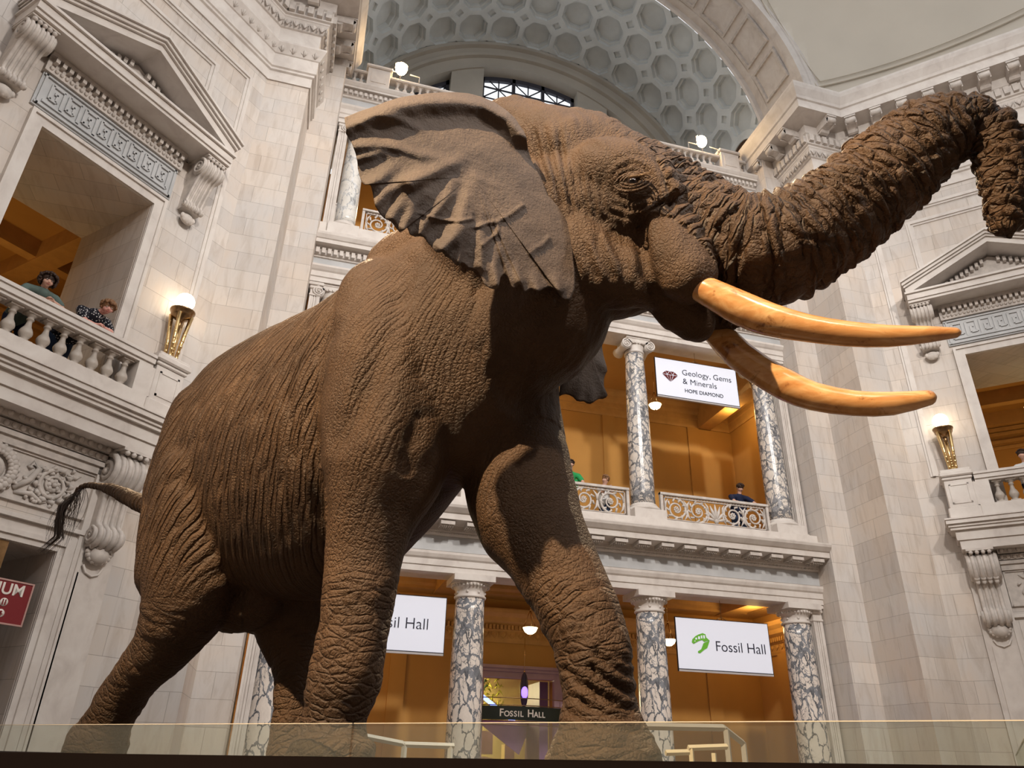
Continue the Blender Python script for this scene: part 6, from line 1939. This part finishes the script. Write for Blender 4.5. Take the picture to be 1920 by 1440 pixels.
# glowing oval hanging
t = empty('oval_ornament', (6.17, 20.9, 3.28), label='dark oval hanging with violet glow in front of the doorway', cat='hanging ornament')
m = MB(); m.ball((0, 0, 0), .45, 22, 16, (.26, .14, 1)); m.build('oval', m_plain('dark_violet', (.035, .02, .05), .25, .5, var=0), t)
m = MB(); m.ball((0, -.02, -.06), .2, 16, 12, (.5, .3, 1)); m.build('violet_lamp', m_emit('violet_glow', (.16, .06, 1.0), 2.2), t)
m = MB(); m.tube([(0, 0, .45), (0, 0, 1.35)], .008, 5); m.ball((0, 0, .47), .03, 6, 5); m.build('hanger', GILT, t)

# ================================================================== spotlights standing on the parapet
def parapet_lamp(x, lab, y=DC - .05):
    t = empty('floodlight', (x, y, 21.22), label=lab, cat='floodlight', group='floodlights on the parapet')
    m = MB(); m.ball((0, 0, .42), .19, 16, 10, (1, .9, 1.3)); m.build('burning_lamp', m_emit('floodlight_glow', (1, .70, .36), 60), t)
    m = MB(); m.tube([(-.55, .0, -.02), (-.55, .0, .22), (-.15, .0, .22)], .018, 6); m.tube([(.62, 0, -.02), (.62, 0, .22), (.3, 0, .24)], .018, 6); m.tube([(0, 0, -.02), (0, 0, .3)], .02, 6); m.build('bracket', TRIM, t)
    m = MB(); m.lathe([(.17, .34), (.2, .40), (.2, .62), (.12, .7)], 18, a0=0, a1=pi); m.build('shade', TRIM, t)
    point('floodlight', (x, y - .2, 22.0), 22, (1, .62, .28), .12)
parapet_lamp(.62, 'blazing warm floodlight on the parapet above the elephant ear')
parapet_lamp(11.5, 'blazing warm floodlight on the parapet right of the elephant head')

# ================================================================== white frames standing beyond the platform
FRW = m_plain('white_frame', (.72, .68, .62), .5, .3, var=0); FRG = m_plain('grey_frame', (.40, .35, .30), .6, .3, var=0); FRC = m_plain('cream_frame', (.72, .60, .42), .5, .3, var=0)
def bars(name, mat, segs, w, lab):
    t = empty(name, (0, 0, 0), label=lab, cat='stand frame')
    for s in segs:
        m = MB(); m.tube([s[0], s[1]], w, 4, smooth=False); m.build('bar', mat, t)
y = 13.0
def n3(px, z, yy=y): return (px, yy, z)
bars('grey_stand_frame', FRG, [(n3(5.9, 2.10), n3(7.55, 2.13)), (n3(7.55, 2.13), n3(8.1, 1.90, 13.3)), (n3(7.60, 0), n3(7.60, 2.1)), (n3(8.1, 0, 13.3), n3(8.1, 1.9, 13.3))], .06, 'grey gate frame beyond the glass, right of the front foot')
bars('cream_stand_frame', FRC, [(n3(5.9, 1.68, 12), n3(6.3, 1.70, 12)), (n3(6.3, 1.76, 12), n3(7.0, 1.80, 12)), (n3(6.35, 0, 12), n3(6.35, 1.76, 12)), (n3(6.75, 0, 12), n3(6.75, 1.70, 12))], .045, 'cream wooden frame low beyond the glass, right of the front foot')
bars('white_stand_frame', FRW, [(n3(1.85, 1.70), n3(2.68, 1.70)), (n3(1.88, 0), n3(1.88, 1.72)), (n3(2.62, 0), n3(2.62, 1.70)), (n3(1.2, 1.80, 12.9), n3(1.85, 1.71))], .045, 'white frame low beyond the glass, left of the door column')

# arched opening right of the parapet, its inner shade a solid dark panel
t = empty('trim_15', (0, 0, 0), kind='structure')
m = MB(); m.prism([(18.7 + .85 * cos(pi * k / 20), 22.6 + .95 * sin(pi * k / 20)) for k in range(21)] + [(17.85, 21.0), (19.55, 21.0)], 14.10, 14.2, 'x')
m.build('opening_shade', m_plain('shadowed_opening', (.07, .04, .025), .8, .1), t)
m = MB()
for k in range(24):
    a0, a1 = pi * k / 24, pi * (k + 1) / 24
    m.prism([(18.7 + r * cos(a), 22.6 + r * 1.1 * sin(a)) for r, a in ((1.2, a0), (1.2, a1), (.86, a1), (.86, a0))], 14.06, 14.3, 'x')
m.build('arch_moulding', COFFER, t)
